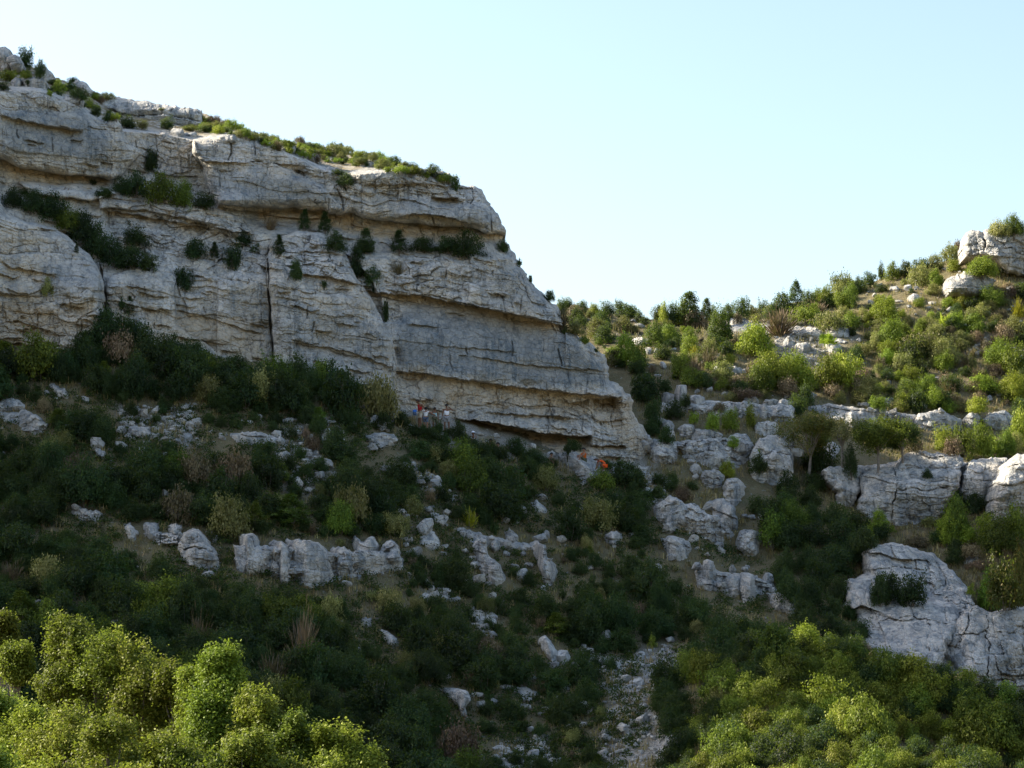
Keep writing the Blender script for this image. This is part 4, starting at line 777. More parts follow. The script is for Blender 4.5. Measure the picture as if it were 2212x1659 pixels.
# species: name -> (object name, category, forms, materials, phrase, group noun)
SPEC = {
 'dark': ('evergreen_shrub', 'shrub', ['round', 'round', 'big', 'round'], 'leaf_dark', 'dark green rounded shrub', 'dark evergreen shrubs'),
 'mid': ('evergreen_shrub', 'shrub', ['round', 'round', 'big'], 'leaf_mid', 'mid green leafy shrub', 'mid green leafy shrubs'),
 'bright': ('leafy_shrub', 'shrub', ['round', 'big', 'round'], 'leaf_bright', 'bright green bushy shrub', 'bright green bushy shrubs'),
 'olive': ('olive_shrub', 'shrub', ['round', 'low', 'round'], 'leaf_olive', 'grey green airy bush', 'grey green airy bushes'),
 'dry': ('dry_bush', 'bush', ['twig', 'low', 'low'], 'leaf_dry', 'brown twiggy dry bush', 'brown twiggy dry bushes'),
 'yellow': ('broom_bush', 'bush', ['broom', 'low'], 'leaf_yellow', 'yellow flowering broom', 'yellow brooms'),
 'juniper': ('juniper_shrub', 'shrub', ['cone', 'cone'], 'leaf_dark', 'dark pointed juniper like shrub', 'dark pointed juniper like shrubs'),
 'cone': ('pointed_shrub', 'shrub', ['cone', 'cone'], 'leaf_mid', 'green upright pointed shrub', 'green upright pointed shrubs'),
 'heath': ('low_shrub', 'shrub', ['low', 'tiny'], 'leaf_bright', 'low spreading green shrub', 'low spreading green shrubs'),
 'oakscrub': ('oak_shrub', 'shrub', ['round', 'big', 'round'], 'leaf_oak', 'olive green oak scrub bush', 'olive green oak scrub bushes'),
 'palm': ('fan_palm', 'palm', ['palm'], 'leaf_bright', 'dwarf fan palm with spiky leaves', 'dwarf fan palms'),
 'autumn': ('autumn_shrub', 'shrub', ['big', 'round'], 'leaf_autumn', 'orange and green turning shrub', 'orange and green turning shrubs')}
PL = []   # every plant: dict
def plant(u, v, w, h, sp, rng, zone, form=None, hand=False, sink=.12, label=None, Y=None):
    """base point seen at (u, v); w, h the size it shows, in the same units"""
    PL.append(dict(u=float(u), v=float(v), w=w, h=h, sp=sp, zone=zone, hand=hand, label=label, form=form or rng.choice(SPEC[sp][2]), rz=rng.uniform(0, 6.28), q=rng.random(), sink=sink, Y=Y))
def resolve():
    Ys, _ = hit([d['u'] for d in PL], [d['v'] for d in PL])
    out = []
    for d, Y in zip(PL, Ys):
        Y = d['Y'] or float(Y)
        if Y > 1e8: continue
        u, v, w, h, form = d['u'], d['v'], d['w'], d['h'], d['form']
        m = Y * TH / 1106; p = P3(u, v, Y)
        if form == 'big' and w * m < 2.2: form = 'round'
        if form == 'round' and w * m > 3.6: form = 'big'
        if form in ('round', 'low') and w * m < .9: form = 'tiny'
        i = int(d['q'] * NV[form]); rw, rh = GDIM[form, i]
        sx = w * m / 2 / rw; sz = h * m / rh
        d.update(p=(float(p[0]), float(p[1]), float(p[2]) - d['sink'] * h * m * .6), s=(sx, sx, sz * 1.08), form=form, i=i, mat=SPEC[d['sp']][3])
        out.append(d)
    PL[:] = out
rg = random.Random(77)
HAND = {
'on the rock ledges of the cliff': [
 (28,448,62,44,'dark'),(66,462,74,50,'dark'),(104,480,92,62,'dark'),(145,503,84,60,'mid'),(180,530,92,72,'dark'),(212,560,84,78,'dark'),(246,578,80,62,'dark'),(284,582,84,50,'dark'),(322,586,50,40,'dark'),(293,534,82,46,'dark'),(399,628,58,52,'dark'),(424,560,70,46,'dark'),(463,566,30,44,'juniper'),(502,584,50,58,'dark'),(522,530,50,30,'dark'),(602,556,36,50,'juniper'),
 (262,420,56,38,'dark'),(292,428,86,58,'dark'),(345,442,92,66,'mid'),(394,448,86,60,'mid'),(438,452,68,38,'dark'),(326,372,44,54,'dark'),(222,428,60,24,'dark'),
 (585,496,42,32,'dry'),(658,499,38,48,'juniper'),(702,505,42,48,'juniper'),(724,545,62,46,'dark'),(790,545,58,52,'juniper'),(786,548,70,30,'dark'),(862,550,52,54,'juniper'),(915,548,70,36,'dark'),(1008,560,96,62,'dark'),(968,548,66,40,'dark'),(1086,545,38,28,'dark'),(1122,578,16,20,'dark'),(1146,610,14,16,'dark'),(858,590,54,26,'dry'),(772,602,44,70,'dark'),(806,620,48,46,'dark'),(640,606,40,46,'dark'),(834,694,20,46,'dark'),(746,404,54,30,'dark'),(636,580,26,16,'dark'),
 (101,640,36,40,'olive'),(165,548,14,24,'juniper'),(279,684,34,44,'juniper'),(262,672,24,30,'dark'),(60,424,70,18,'dark'),(140,430,40,22,'dry'),(550,545,30,20,'dark'),(700,620,20,14,'dark'),(985,412,28,34,'mid'),(1186,652,36,26,'dark'),(1218,722,18,20,'dark'),(200,400,20,14,'dark')],
'on the clifftop': [(52,152,60,52,'dark'),(86,170,34,40,'dark'),(14,176,60,26,'bright'),(56,170,34,18,'bright'),(8,196,40,20,'mid'),(120,162,24,30,'olive'),(126,202,44,30,'bright'),(150,198,40,20,'mid'),(174,216,60,26,'mid'),(206,216,36,16,'bright'),(206,252,38,24,'dark'),(234,262,32,20,'dark'),(192,236,30,26,'bright'),(250,262,30,18,'bright'),(274,278,52,30,'mid'),(306,280,34,22,'olive'),(362,280,40,28,'mid'),(350,240,18,8,'olive'),(442,286,40,16,'mid'),(408,282,50,12,'olive'),(468,288,20,10,'bright'),(60,182,16,10,'mid'),(115,184,40,12,'mid'),(575,312,26,16,'bright'),(730,380,40,14,'mid'),(600,322,30,22,'dry'),(838,372,26,12,'bright'),(232,216,40,16,'olive'),(218,222,30,14,'dry'),(770,360,30,26,'dark'),(145,160,20,12,'dark'),(155,180,30,14,'dark')],
'on the sunny hill': [(1490,706,84,76,'dark','cone'),(1478,704,70,52,'mid'),(1527,700,40,56,'juniper'),(1558,748,66,84,'mid'),(1600,688,52,46,'dark'),(1593,700,26,24,'dry'),(1720,672,54,66,'juniper'),(1690,684,60,52,'dark'),(1668,690,50,34,'mid'),(1786,664,70,44,'bright'),(1838,664,60,52,'mid'),(1812,650,30,40,'olive'),(1905,606,24,38,'dark'),(1740,700,80,44,'mid'),
 (1684,724,110,58,'dry','broom'),(1790,714,80,40,'olive'),(1632,774,86,76,'bright'),(1640,745,70,40,'mid'),(1665,838,120,76,'bright'),(1718,846,110,84,'bright'),(1640,848,80,60,'mid'),(1790,842,90,70,'bright'),(1835,848,80,84,'bright'),(1812,810,60,56,'mid'),(1350,790,64,70,'bright'),(1376,800,56,66,'mid'),(1414,750,60,54,'mid'),(1300,706,60,34,'dark'),(1245,700,44,34,'mid'),(1350,690,66,34,'dark'),(1240,690,50,30,'dry'),(1380,696,30,26,'mid'),(1435,700,30,48,'bright'),(1448,740,70,40,'bright'),(1215,680,30,34,'dark'),(1290,728,50,40,'olive'),(1470,820,54,60,'mid'),(1495,836,70,42,'mid'),(1480,790,40,34,'bright'),(1570,770,50,34,'mid'),(1530,770,54,40,'olive'),(1602,842,80,32,'dry'),(1560,820,66,40,'olive'),
 (1842,726,24,22,'mid'),(1922,754,80,66,'bright'),(1922,770,60,36,'bright'),(1950,736,70,40,'mid'),(2040,714,60,38,'palm'),(2060,716,50,32,'dark'),(2065,664,36,16,'yellow'),(2080,668,34,30,'yellow'),(1984,664,34,22,'bright'),(2140,664,70,46,'bright'),(2120,600,90,44,'bright'),(2050,570,50,44,'olive'),(2070,555,30,36,'dry'),(2180,590,50,36,'dark'),(2190,512,90,48,'mid'),(2160,510,60,34,'olive'),(1990,770,110,50,'olive'),(2040,790,120,56,'olive'),(2090,800,50,40,'dry'),(2160,792,120,60,'bright'),(2190,812,80,70,'mid'),(2120,850,80,40,'bright'),(2190,866,80,60,'bright'),(2000,868,90,54,'mid'),(1960,862,60,44,'mid'),(2050,850,60,30,'dry'),(1870,862,110,50,'olive'),(1850,850,80,40,'dry'),(1900,800,60,36,'dry'),(1745,832,40,40,'palm'),(1500,772,36,26,'yellow'),(1552,758,40,20,'yellow'),(1620,860,60,20,'dry'),(1580,866,40,20,'olive'),(1740,884,40,54,'mid'),(1850,770,40,22,'palm'),(1786,750,60,30,'palm'),(1400,680,30,24,'palm'),(1225,668,34,26,'dark'),(1255,676,40,26,'mid'),(1285,684,40,28,'bright'),(1310,684,44,34,'dark'),(1340,684,40,36,'mid'),(1366,690,40,30,'dark'),(1420,694,40,36,'mid'),(1450,702,40,50,'mid'),(1540,700,40,40,'bright'),(1575,694,40,38,'mid'),(1625,690,44,30,'olive'),(1650,684,40,36,'mid'),(1750,672,44,46,'mid'),(1765,660,40,36,'bright'),(1855,634,44,36,'mid'),(1880,622,40,34,'mid'),(1930,606,50,40,'bright'),(1960,598,50,34,'dark'),(1990,592,50,34,'mid'),(2020,584,44,34,'olive')],
'between the limestone blocks': [(1454,906,60,44,'dark'),(1500,922,28,34,'bright'),(1540,930,44,40,'bright'),(1575,932,50,50,'bright'),(1622,926,32,54,'bright'),(1638,980,10,10,'bright'),(1584,968,34,26,'bright'),(1572,1032,40,36,'bright'),(1640,1022,60,40,'dark'),(1480,880,30,30,'dark'),(1400,870,80,60,'dark'),(1410,930,50,70,'dark'),(1440,960,40,40,'dark'),(1378,860,40,50,'dark'),(1556,890,40,20,'dry'),(1600,862,60,24,'dry'),(1722,900,50,50,'mid')],
'on the shelves of the right hand crags': [(2065,1172,92,100,'mid'),(2046,1180,60,70,'bright'),(2160,1196,120,80,'mid'),(2130,1170,60,60,'bright'),(2200,1190,60,100,'mid'),(2170,1318,110,110,'autumn'),(2140,1320,70,90,'mid'),(2206,1310,60,120,'autumn'),(1898,1146,46,44,'bright'),(1872,1170,36,36,'bright'),(1926,1150,30,16,'bright'),(2096,1284,26,24,'bright'),(2060,1220,50,36,'mid'),(2040,975,64,56,'bright'),(2086,990,70,70,'mid'),(2126,990,60,80,'bright'),(2176,988,70,60,'mid'),(2206,975,60,90,'bright'),(2060,985,50,40,'dry'),(2003,1034,30,22,'dark'),(1838,1030,40,70,'dark'),(1924,1298,70,60,'dark'),(1972,1310,90,70,'dark'),(1900,1310,60,70,'dark'),(2112,1230,60,20,'dry'),(1984,1182,70,24,'dry'),(2060,1100,110,40,'dark'),(2110,1110,70,46,'dark'),(2010,1140,50,24,'olive'),(1700,1078,70,60,'dark')]}
for zone, L in HAND.items():
    for t in L:
        u, v, w, h, sp = t[:5]; plant(u, v, w, h, sp, rg, zone, form=t[5] if len(t) > 5 else None, hand=True)
# rock shapes keep the shrubs off their faces
ROCKM = [r for r in RELIEFS if r[4] != 'cliff']
def rock_cover(us, vs):
    c = np.zeros(us.shape)
    for (u0, v0, st, D, nm) in ROCKM:
        i = np.rint((vs - v0) / st).astype(int); j = np.rint((us - u0) / st).astype(int)
        ok = (i >= 0) & (j >= 0) & (i < D.shape[0]) & (j < D.shape[1]); c[ok] = np.maximum(c[ok], D[i[ok], j[ok]] < 1e8)
    return c
def scatter(zone, poly, n, wr, mixw, seed, hw=.75, sep=.62, open_polys=(), cover=.07, keep_rocks=True, tries=6, forms=None, hr=(.75, 1.2)):
    r = random.Random(seed); p = np.array(poly, float); sps, ws = zip(*mixw); have = []
    cnt = 0
    ii = 0; NN = n * tries; rr_ = np.random.RandomState(seed + 100); cu = rr_.uniform(p[:, 0].min(), p[:, 0].max(), NN); cv = rr_.uniform(p[:, 1].min(), p[:, 1].max(), NN); ins = polysd(cu, cv, poly) > 0; cu = cu[ins]; cv = cv[ins]
    for u, v in zip(cu, cv):
        if cnt >= n: break
        w = r.uniform(*wr) * (1.25 if r.random() < .15 else 1) ; h = w * hw * r.uniform(*hr)
        if any((u - a) ** 2 + ((v - b) * 1.5) ** 2 < (sep * (w + c) / 2) ** 2 for a, b, c in have): continue
        if any(polysd(np.array([u]), np.array([v - h * .3]), q)[0] > -w * .25 for q in open_polys): continue
        if keep_rocks:
            gu, gv = np.meshgrid(np.linspace(u - w * .5, u + w * .5, 8), np.linspace(v - h * 1.0, v, 7))
            if rock_cover(gu.ravel(), gv.ravel()).mean() > cover: continue
        have.append((u, v, w)); cnt += 1
        plant(u, v, w, h, r.choices(sps, ws)[0], r, zone, form=forms)
OPEN = [[(880,895),(990,905),(1000,965),(880,955)],[(1010,925),(1120,950),(1110,990),(1010,960)],[(1170,960),(1340,975),(1340,1015),(1180,1000)]] + [(q if not isinstance(q, tuple) else list(q)) for q in SCREE[:10]] + [[(290,870),(420,870),(440,960),(270,960)],[(430,900),(600,890),(600,935),(450,960)],[(205,960),(235,960),(235,1000),(205,1000)],[(880,1020),(1000,1080),(960,1110),(870,1060)],[(900,1110),(1010,1130),(990,1160),(900,1150)],[(930,1240),(1010,1290),(990,1310),(920,1270)],
 [(1240,1390),(1320,1395),(1330,1440),(1240,1430)],[(1050,1570),(1300,1580),(1320,1700),(1050,1700)],[(1380,1020),(1440,1040),(1440,1090),(1370,1060)],[(1120,1080),(1200,1090),(1200,1130),(1120,1110)],[(1270,1180),(1400,1330),(1380,1340),(1250,1200)],[(870,900),(930,895),(990,910),(1000,925),(870,925)]]
SLOPE = [(-50,800),(150,792),(215,730),(300,745),(430,790),(560,826),(600,818),(700,836),(850,912),(960,955),(1080,985),(1200,1020),(1400,1058),(1480,1110),(1640,1215),(1740,1350),(1640,1400),(1480,1480),(1300,1720),(-50,1760)]
mixS = [('dark', 76), ('mid', 12), ('olive', 4), ('dry', 6), ('cone', 2)]  # weighted to the darkened leaf so the scrub colour deepens the shade here
# thick scrub against the foot of the cliff
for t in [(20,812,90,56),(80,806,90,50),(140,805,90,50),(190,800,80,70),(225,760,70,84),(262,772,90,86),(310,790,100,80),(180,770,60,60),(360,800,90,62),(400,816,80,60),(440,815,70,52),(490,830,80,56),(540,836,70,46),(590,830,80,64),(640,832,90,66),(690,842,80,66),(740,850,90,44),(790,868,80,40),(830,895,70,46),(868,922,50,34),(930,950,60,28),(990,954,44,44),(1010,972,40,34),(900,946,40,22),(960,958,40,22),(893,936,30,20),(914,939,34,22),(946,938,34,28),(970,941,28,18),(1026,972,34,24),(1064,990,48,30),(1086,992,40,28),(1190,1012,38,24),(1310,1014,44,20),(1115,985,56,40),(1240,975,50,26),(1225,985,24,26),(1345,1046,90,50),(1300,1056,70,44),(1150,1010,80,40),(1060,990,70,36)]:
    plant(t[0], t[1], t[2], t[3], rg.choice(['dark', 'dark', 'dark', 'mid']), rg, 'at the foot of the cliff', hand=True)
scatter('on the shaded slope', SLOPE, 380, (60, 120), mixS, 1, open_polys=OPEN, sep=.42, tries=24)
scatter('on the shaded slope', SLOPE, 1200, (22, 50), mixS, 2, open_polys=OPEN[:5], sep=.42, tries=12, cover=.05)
RAV = [(1600,1075),(1690,1050),(1780,1020),(1800,1100),(1900,1170),(1870,1190),(1820,1260),(1840,1290),(1880,1400),(1960,1460),(1780,1440),(1720,1370),(1640,1230),(1590,1120)]
scatter('in the ravine', RAV, 70, (60, 105), [('dark', 80), ('mid', 20)], 3, sep=.5, tries=14, cover=.3)
scatter('at the ravine head', [(1400,880),(1720,900),(1730,1040),(1600,1100),(1420,1090)], 46, (30, 60), [('dark', 60), ('mid', 30), ('dry', 10)], 4, sep=.6, cover=.14, tries=14)
scatter('on the sunny hill', [(1190,690),(1400,702),(1560,700),(1700,672),(1900,614),(2070,572),(2230,520),(2260,880),(1990,890),(1720,880),(1440,850),(1350,810),(1260,745)], 190, (26, 62), [('mid', 22), ('bright', 16), ('olive', 36), ('dry', 20), ('dark', 5), ('yellow', 1)], 5, sep=.5, tries=14, cover=.12, hw=.66)
scatter('on the sunny hill', [(1190,670),(1400,690),(1560,692),(1700,664),(1900,606),(2070,566),(2230,514),(2260,880),(1990,890),(1720,880),(1440,850),(1350,810),(1260,745)], 160, (14, 30), [('mid', 20), ('bright', 30), ('olive', 30), ('dry', 20)], 15, sep=.6, tries=8, cover=.15, hw=.7)
scatter('above the right hand crags', [(1720,890),(1990,880),(2230,890),(2230,985),(1990,985),(1760,960)], 34, (40, 74), [('mid', 40), ('bright', 30), ('olive', 15), ('dry', 15)], 6, sep=.6, cover=.2, tries=14)
scatter('on the shelves of the right hand crags', [(1900,1150),(2040,1120),(2230,1150),(2230,1300),(2080,1300),(2040,1210)], 20, (40, 70), [('mid', 40), ('bright', 30), ('olive', 10), ('dry', 20)], 7, sep=.6, cover=.25, tries=14)
SPUR = [(1560,1500),(1640,1440),(1720,1410),(1900,1440),(2060,1510),(2260,1600),(2260,1780),(1480,1780),(1480,1640)]
scatter('on the near spur', SPUR, 210, (44, 104), [('oakscrub', 58), ('mid', 14), ('dark', 22), ('bright', 6)], 8, sep=.40, tries=14, keep_rocks=False, hr=(.6, 1.05))
scatter('beside the near spur', [(1440,1480),(1540,1440),(1660,1400),(1720,1400),(1640,1500),(1560,1700),(1440,1720)], 40, (50, 95), [('dark', 80), ('mid', 10), ('oakscrub', 10)], 18, sep=.45, tries=14)
for t in [(1605,1372,40,32,'bright'),(1409,1398,30,26,'bright'),(1510,1475,80,60,'bright'),(1570,1490,70,64,'mid'),(1740,1410,90,60,'bright'),(1800,1430,90,60,'mid'),(1850,1450,70,60,'mid'),(1920,1490,90,86,'mid'),(1810,1470,90,60,'bright'),(1990,1540,90,60,'mid'),(1560,1530,90,60,'olive'),(1620,1560,80,50,'mid'),(1015,1136,50,36,'yellow','twig'),(1035,1100,20,40,'olive','twig'),(1840,1390,40,30,'dry'),(2070,1525,84,50,'dark'),(2125,1550,80,46,'mid'),(2185,1572,84,50,'oakscrub'),(2005,1508,80,50,'oakscrub'),(1945,1484,70,70,'oakscrub'),(2215,1590,80,50,'mid'),(2030,1478,80,46,'dark'),(2080,1494,84,50,'oakscrub'),(2130,1510,80,46,'dark'),(2178,1524,84,50,'mid'),(2218,1540,80,50,'dark'),(1980,1464,76,44,'dark'),(1850,1424,70,50,'dark'),(1862,1380,60,44,'dark'),(1835,1340,50,40,'dark'),(1890,1466,80,60,'oakscrub'),(1100,1100,70,70,'dark'),(575,1018,76,66,'dark')]:
    plant(*t[:5], rg, 'standing out on its own', form=t[5] if len(t) > 5 else None, hand=True)
# low scrub along the clifftop skyline
scatter('along the clifftop', [(436,258),(480,268),(560,294),(620,309),(700,324),(800,337),(860,356),(960,386),(1010,402),(960,396),(880,376),(800,362),(690,352),(600,326),(500,292),(440,288)], 240, (20, 42), [('heath', 50), ('olive', 28), ('mid', 16), ('dry', 6)], 9, sep=.34, tries=20, keep_rocks=False, hw=.5)
scatter('along the clifftop', [(10,150),(90,170),(200,208),(430,246),(430,262),(330,276),(190,236),(120,212),(10,190)], 60, (14, 30), [('heath', 60), ('olive', 25), ('bright', 15)], 10, sep=.5, tries=14, cover=.25, hw=.5)

resolve()
# ------------------------------------------------------------------ plants become objects: the largest as things, the rest as one scrub
def rel(u, v):
    best = None
    for (a, b, ph) in LAND:
        d = math.hypot(u - a, (v - b) * 1.2)
        if best is None or d < best[0]: best = (d, a, b, ph)
    d, a, b, ph = best
    if abs(u - a) > abs(v - b): return d, ('to the left of ' if u < a else 'to the right of ') + ph
    return d, ('upslope of ' if v < b else 'downslope of ') + ph
for ph, u, v in [('the left end of the cliff', 0, 420), ('the upper overhang of the cliff', 760, 470), ('the deep vertical crack in the cliff', 585, 680), ('the grey lower wall of the cliff', 1090, 750), ('the dark roof at the cliff foot', 1130, 935), ('the right corner of the cliff', 1400, 930), ('the bend of the clifftop', 1040, 410), ('the lower left buttress', 110, 600), ('the saddle on the skyline', 1450, 670), ('the sunlit oaks', 300, 1400), ('the stone run', 1400, 1470), ('the foot of the stone run', 1390, 1640), ('the ravine floor', 1740, 1220), ('the brown dry patch', 760, 1110), ('the standing people', 930, 890), ('the sitting people in orange', 1300, 985), ('the open stony ground', 1180, 1620), ('the green hedge on the clifftop', 730, 330), ('the stone scree', 660, 1000), ('the yellow twiggy bush', 1015, 1120)]:
    LAND.append((u, v, ph))
PL.sort(key=lambda d: -(d['w'] * d['h'] + (2500 if d['hand'] else 0)))
quota = {}; things = []; rest = []
for d in PL:
    nm = SPEC[d['sp']][0]; q = quota.get(nm, 0)
    if d['w'] * d['h'] < 260 and not d['hand'] or q >= 285: rest.append(d)
    else: quota[nm] = q + 1; things.append(d)
groups = {}
for d in things:
    dist, rl = rel(d['u'], d['v'] - d['h'] / 2); d['dist'] = dist
    size = ['tiny', 'small', 'medium', 'large', 'very large'][int(np.searchsorted([420, 1500, 4200, 8500], d['w'] * d['h']))]
    shape = '' if d['h'] < d['w'] * 1.05 or d['sp'] in ('juniper', 'cone') else 'tall '
    key = f"{size} {shape}{SPEC[d['sp']][4]} {rl}".replace("to the left of", "left of").replace("to the right of", "right of")
    groups.setdefault(key, []).append(d)
ORD = ['closest', 'second closest', 'third closest', 'fourth closest', 'fifth closest', 'sixth closest', 'seventh closest', 'eighth closest', 'ninth closest']
for key, L in groups.items():
    L.sort(key=lambda d: d['dist'])
    for k, d in enumerate(L):
        d['lab'] = key if len(L) == 1 else f"{ORD[min(k, 8)]} {key}"
def trim(t):
    for w in ('rounded ', 'leafy ', 'bushy ', 'twiggy ', 'airy ', 'tall ', 'green ', 'pale ', 'chunky ', 'flat ', 'small ', 'medium ', 'like '):
        if len(t.replace('-', ' ').split()) <= 16: break
        t = t.replace(w, '', 1)
    return t
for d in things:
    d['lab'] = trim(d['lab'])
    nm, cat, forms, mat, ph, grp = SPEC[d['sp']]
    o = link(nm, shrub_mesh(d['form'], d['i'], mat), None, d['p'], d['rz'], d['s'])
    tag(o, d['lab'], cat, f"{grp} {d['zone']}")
def bake(items, mat, name, kind='stuff'):
    Vs = []; Fs = []; Ts = []; b = 0; r = np.random.RandomState(4)
    for d in items:
        V, F, T, mi = GEO[d['form'], d['i']]; c, s = math.cos(d['rz']), math.sin(d['rz'])
        P = V * d['s']; P = np.stack([P[:, 0] * c - P[:, 1] * s, P[:, 0] * s + P[:, 1] * c, P[:, 2]], -1) + d['p']
        Vs.append(P); Fs.append(F + b); b += len(V); Ts.append(np.stack([T, np.full(len(T), r.uniform()), np.full(len(T), r.uniform())], -1))
    o = link(name, mesh_np(name, np.concatenate(Vs), np.concatenate(Fs), M[mat], {'tint': np.concatenate(Ts)})); tag(o, kind=kind)
    return o
if rest: bake(rest, 'scrub', 'low_scrub')

# ground cover: dry grass tufts and tiny shrubs; scree stones
def ground_points(n, seed, polys, weight=None):
    r = np.random.RandomState(seed); out = []
    for p in polys:
        p = np.array(p, float); a = polysd(*np.meshgrid(np.linspace(p[:, 0].min(), p[:, 0].max(), 60), np.linspace(p[:, 1].min(), p[:, 1].max(), 60)), p)
        k = max(10, int(n)); u = r.uniform(p[:, 0].min(), p[:, 0].max(), k); v = r.uniform(p[:, 1].min(), p[:, 1].max(), k)
        ok = polysd(u, v, p) > 0; out.append(np.stack([u[ok], v[ok]], -1))
    return np.concatenate(out)
ALLG = [(-30,770),(215,700),(430,780),(850,890),(1200,1000),(1400,1030),(1370,830),(1190,660),(1400,690),(1560,690),(1700,662),(1900,602),(2070,566),(2240,500),(2240,1700),(-30,1700)]
uv = ground_points(52000, 3, [ALLG]); Yg, src = hit(uv[:, 0], uv[:, 1]); ok = (Yg < 1e8) & (src == 'hillside')
uv = uv[ok]; Yg = Yg[ok]; pg = P3(uv[:, 0], uv[:, 1], Yg); pg[:, 2] = hgt(pg[:, 0], pg[:, 1])
r = np.random.RandomState(8); dens = fbm(pg[:, 0] / 4, pg[:, 1] / 4, 0 * pg[:, 0], 44, 3); kp = dens > -.25 + .5 * (r.uniform(size=len(pg)) - .5); pg = pg[kp]; inS = polysd(uv[kp, 0], uv[kp, 1], SLOPE) > 0; pg = pg[~inS | (r.uniform(size=len(pg)) < .4)]
nb = 7; n = len(pg); c = np.repeat(pg, nb, 0); a = r.uniform(0, 6.28, n * nb); lean = r.uniform(.1, .7, n * nb); Hh = np.repeat(r.uniform(.14, .42, n), nb) * r.uniform(.6, 1.1, n * nb)
c[:, :2] += r.normal(size=(n * nb, 2)) * .10; tip = c + np.stack([np.cos(a) * lean * Hh, np.sin(a) * lean * Hh, Hh], -1); sd = np.stack([-np.sin(a), np.cos(a), 0 * a], -1) * .022
Vg = np.stack([c - sd - [0, 0, .05], c + sd - [0, 0, .05], tip + sd * .3, tip - sd * .3], 1).reshape(-1, 3)
Tg = np.stack([np.repeat(r.uniform(0, 1, n * nb), 4), np.repeat(r.uniform(0, 1, n), nb * 4), np.repeat(r.uniform(0, 1, n), nb * 4)], -1)
gr = link('dry_grass', mesh_np('dry_grass', Vg, np.arange(len(Vg)).reshape(-1, 4), M['grass'], {'tint': Tg})); tag(gr, kind='stuff')
uv = ground_points(26000, 13, [SLOPE, SLOPE]); Yg, src = hit(uv[:, 0], uv[:, 1]); ok = (Yg < 1e8) & (src == 'hillside') & (fbm(uv[:, 0] / 40, uv[:, 1] / 30, 0 * uv[:, 0], 71, 3) > -.12); pg = P3(uv[ok, 0], uv[ok, 1], Yg[ok]); pg[:, 2] = hgt(pg[:, 0], pg[:, 1])
nb = 12; n = len(pg); r = np.random.RandomState(9); c = np.repeat(pg, nb, 0) + r.normal(size=(n * nb, 3)) * [.14, .14, .06] + np.stack([np.zeros(n * nb)] * 2 + [np.repeat(r.uniform(.05, .28, n), nb)], -1)
nr = r.normal(size=(n * nb, 3)) + [0, 0, .6]; nr /= np.linalg.norm(nr, axis=1)[:, None]; Vh, Fh = quads(c, nr, r.uniform(.08, .16, n * nb), r.uniform(.05, .10, n * nb), r)
Th = np.stack([np.repeat(r.uniform(0, .8, n * nb), 4), np.repeat(r.uniform(0, 1, n), nb * 4), np.repeat(r.uniform(0, 1, n), nb * 4)], -1)
tag(link('ground_herbs', mesh_np('ground_herbs', Vh, Fh, M['scrub'], {'tint': Th})), kind='stuff')
def stones(name, polys, n, smin, smax, seed):
    uv = ground_points(n, seed, polys); Yg, src = hit(uv[:, 0], uv[:, 1]); ok = (Yg < 1e8) & (src == 'hillside'); p = P3(uv[ok, 0], uv[ok, 1], Yg[ok]); p[:, 2] = hgt(p[:, 0], p[:, 1])
    r = np.random.RandomState(seed + 1); Vs = []; Fs = []; b = 0
    for q in p:
        V, F = SP[r.randint(8)]; s = smin * (smax / smin) ** (r.uniform() ** 2.2); sc3 = s * r.uniform([.7, .7, .4], [1.3, 1.3, .9]); a = r.uniform(0, 6.28); c, s_ = math.cos(a), math.sin(a)
        P = V * sc3; P = np.stack([P[:, 0] * c - P[:, 1] * s_, P[:, 0] * s_ + P[:, 1] * c, P[:, 2] + .1 * P[:, 0] * r.normal()], -1) + q + [0, 0, s * .15]
        Vs.append(P); Fs.append(F + b); b += len(V)
    o = link(name, mesh_np(name, np.concatenate(Vs), np.concatenate(Fs), M['boulder'])); tag(o, kind='stuff')
stones('scree', SCREE, 520, .04, .24, 31)
stones('loose_stones', [SLOPE, [(1190,690),(1560,700),(2070,572),(2230,520),(2260,880),(1720,880),(1350,810)]], 700, .06, .34, 35)
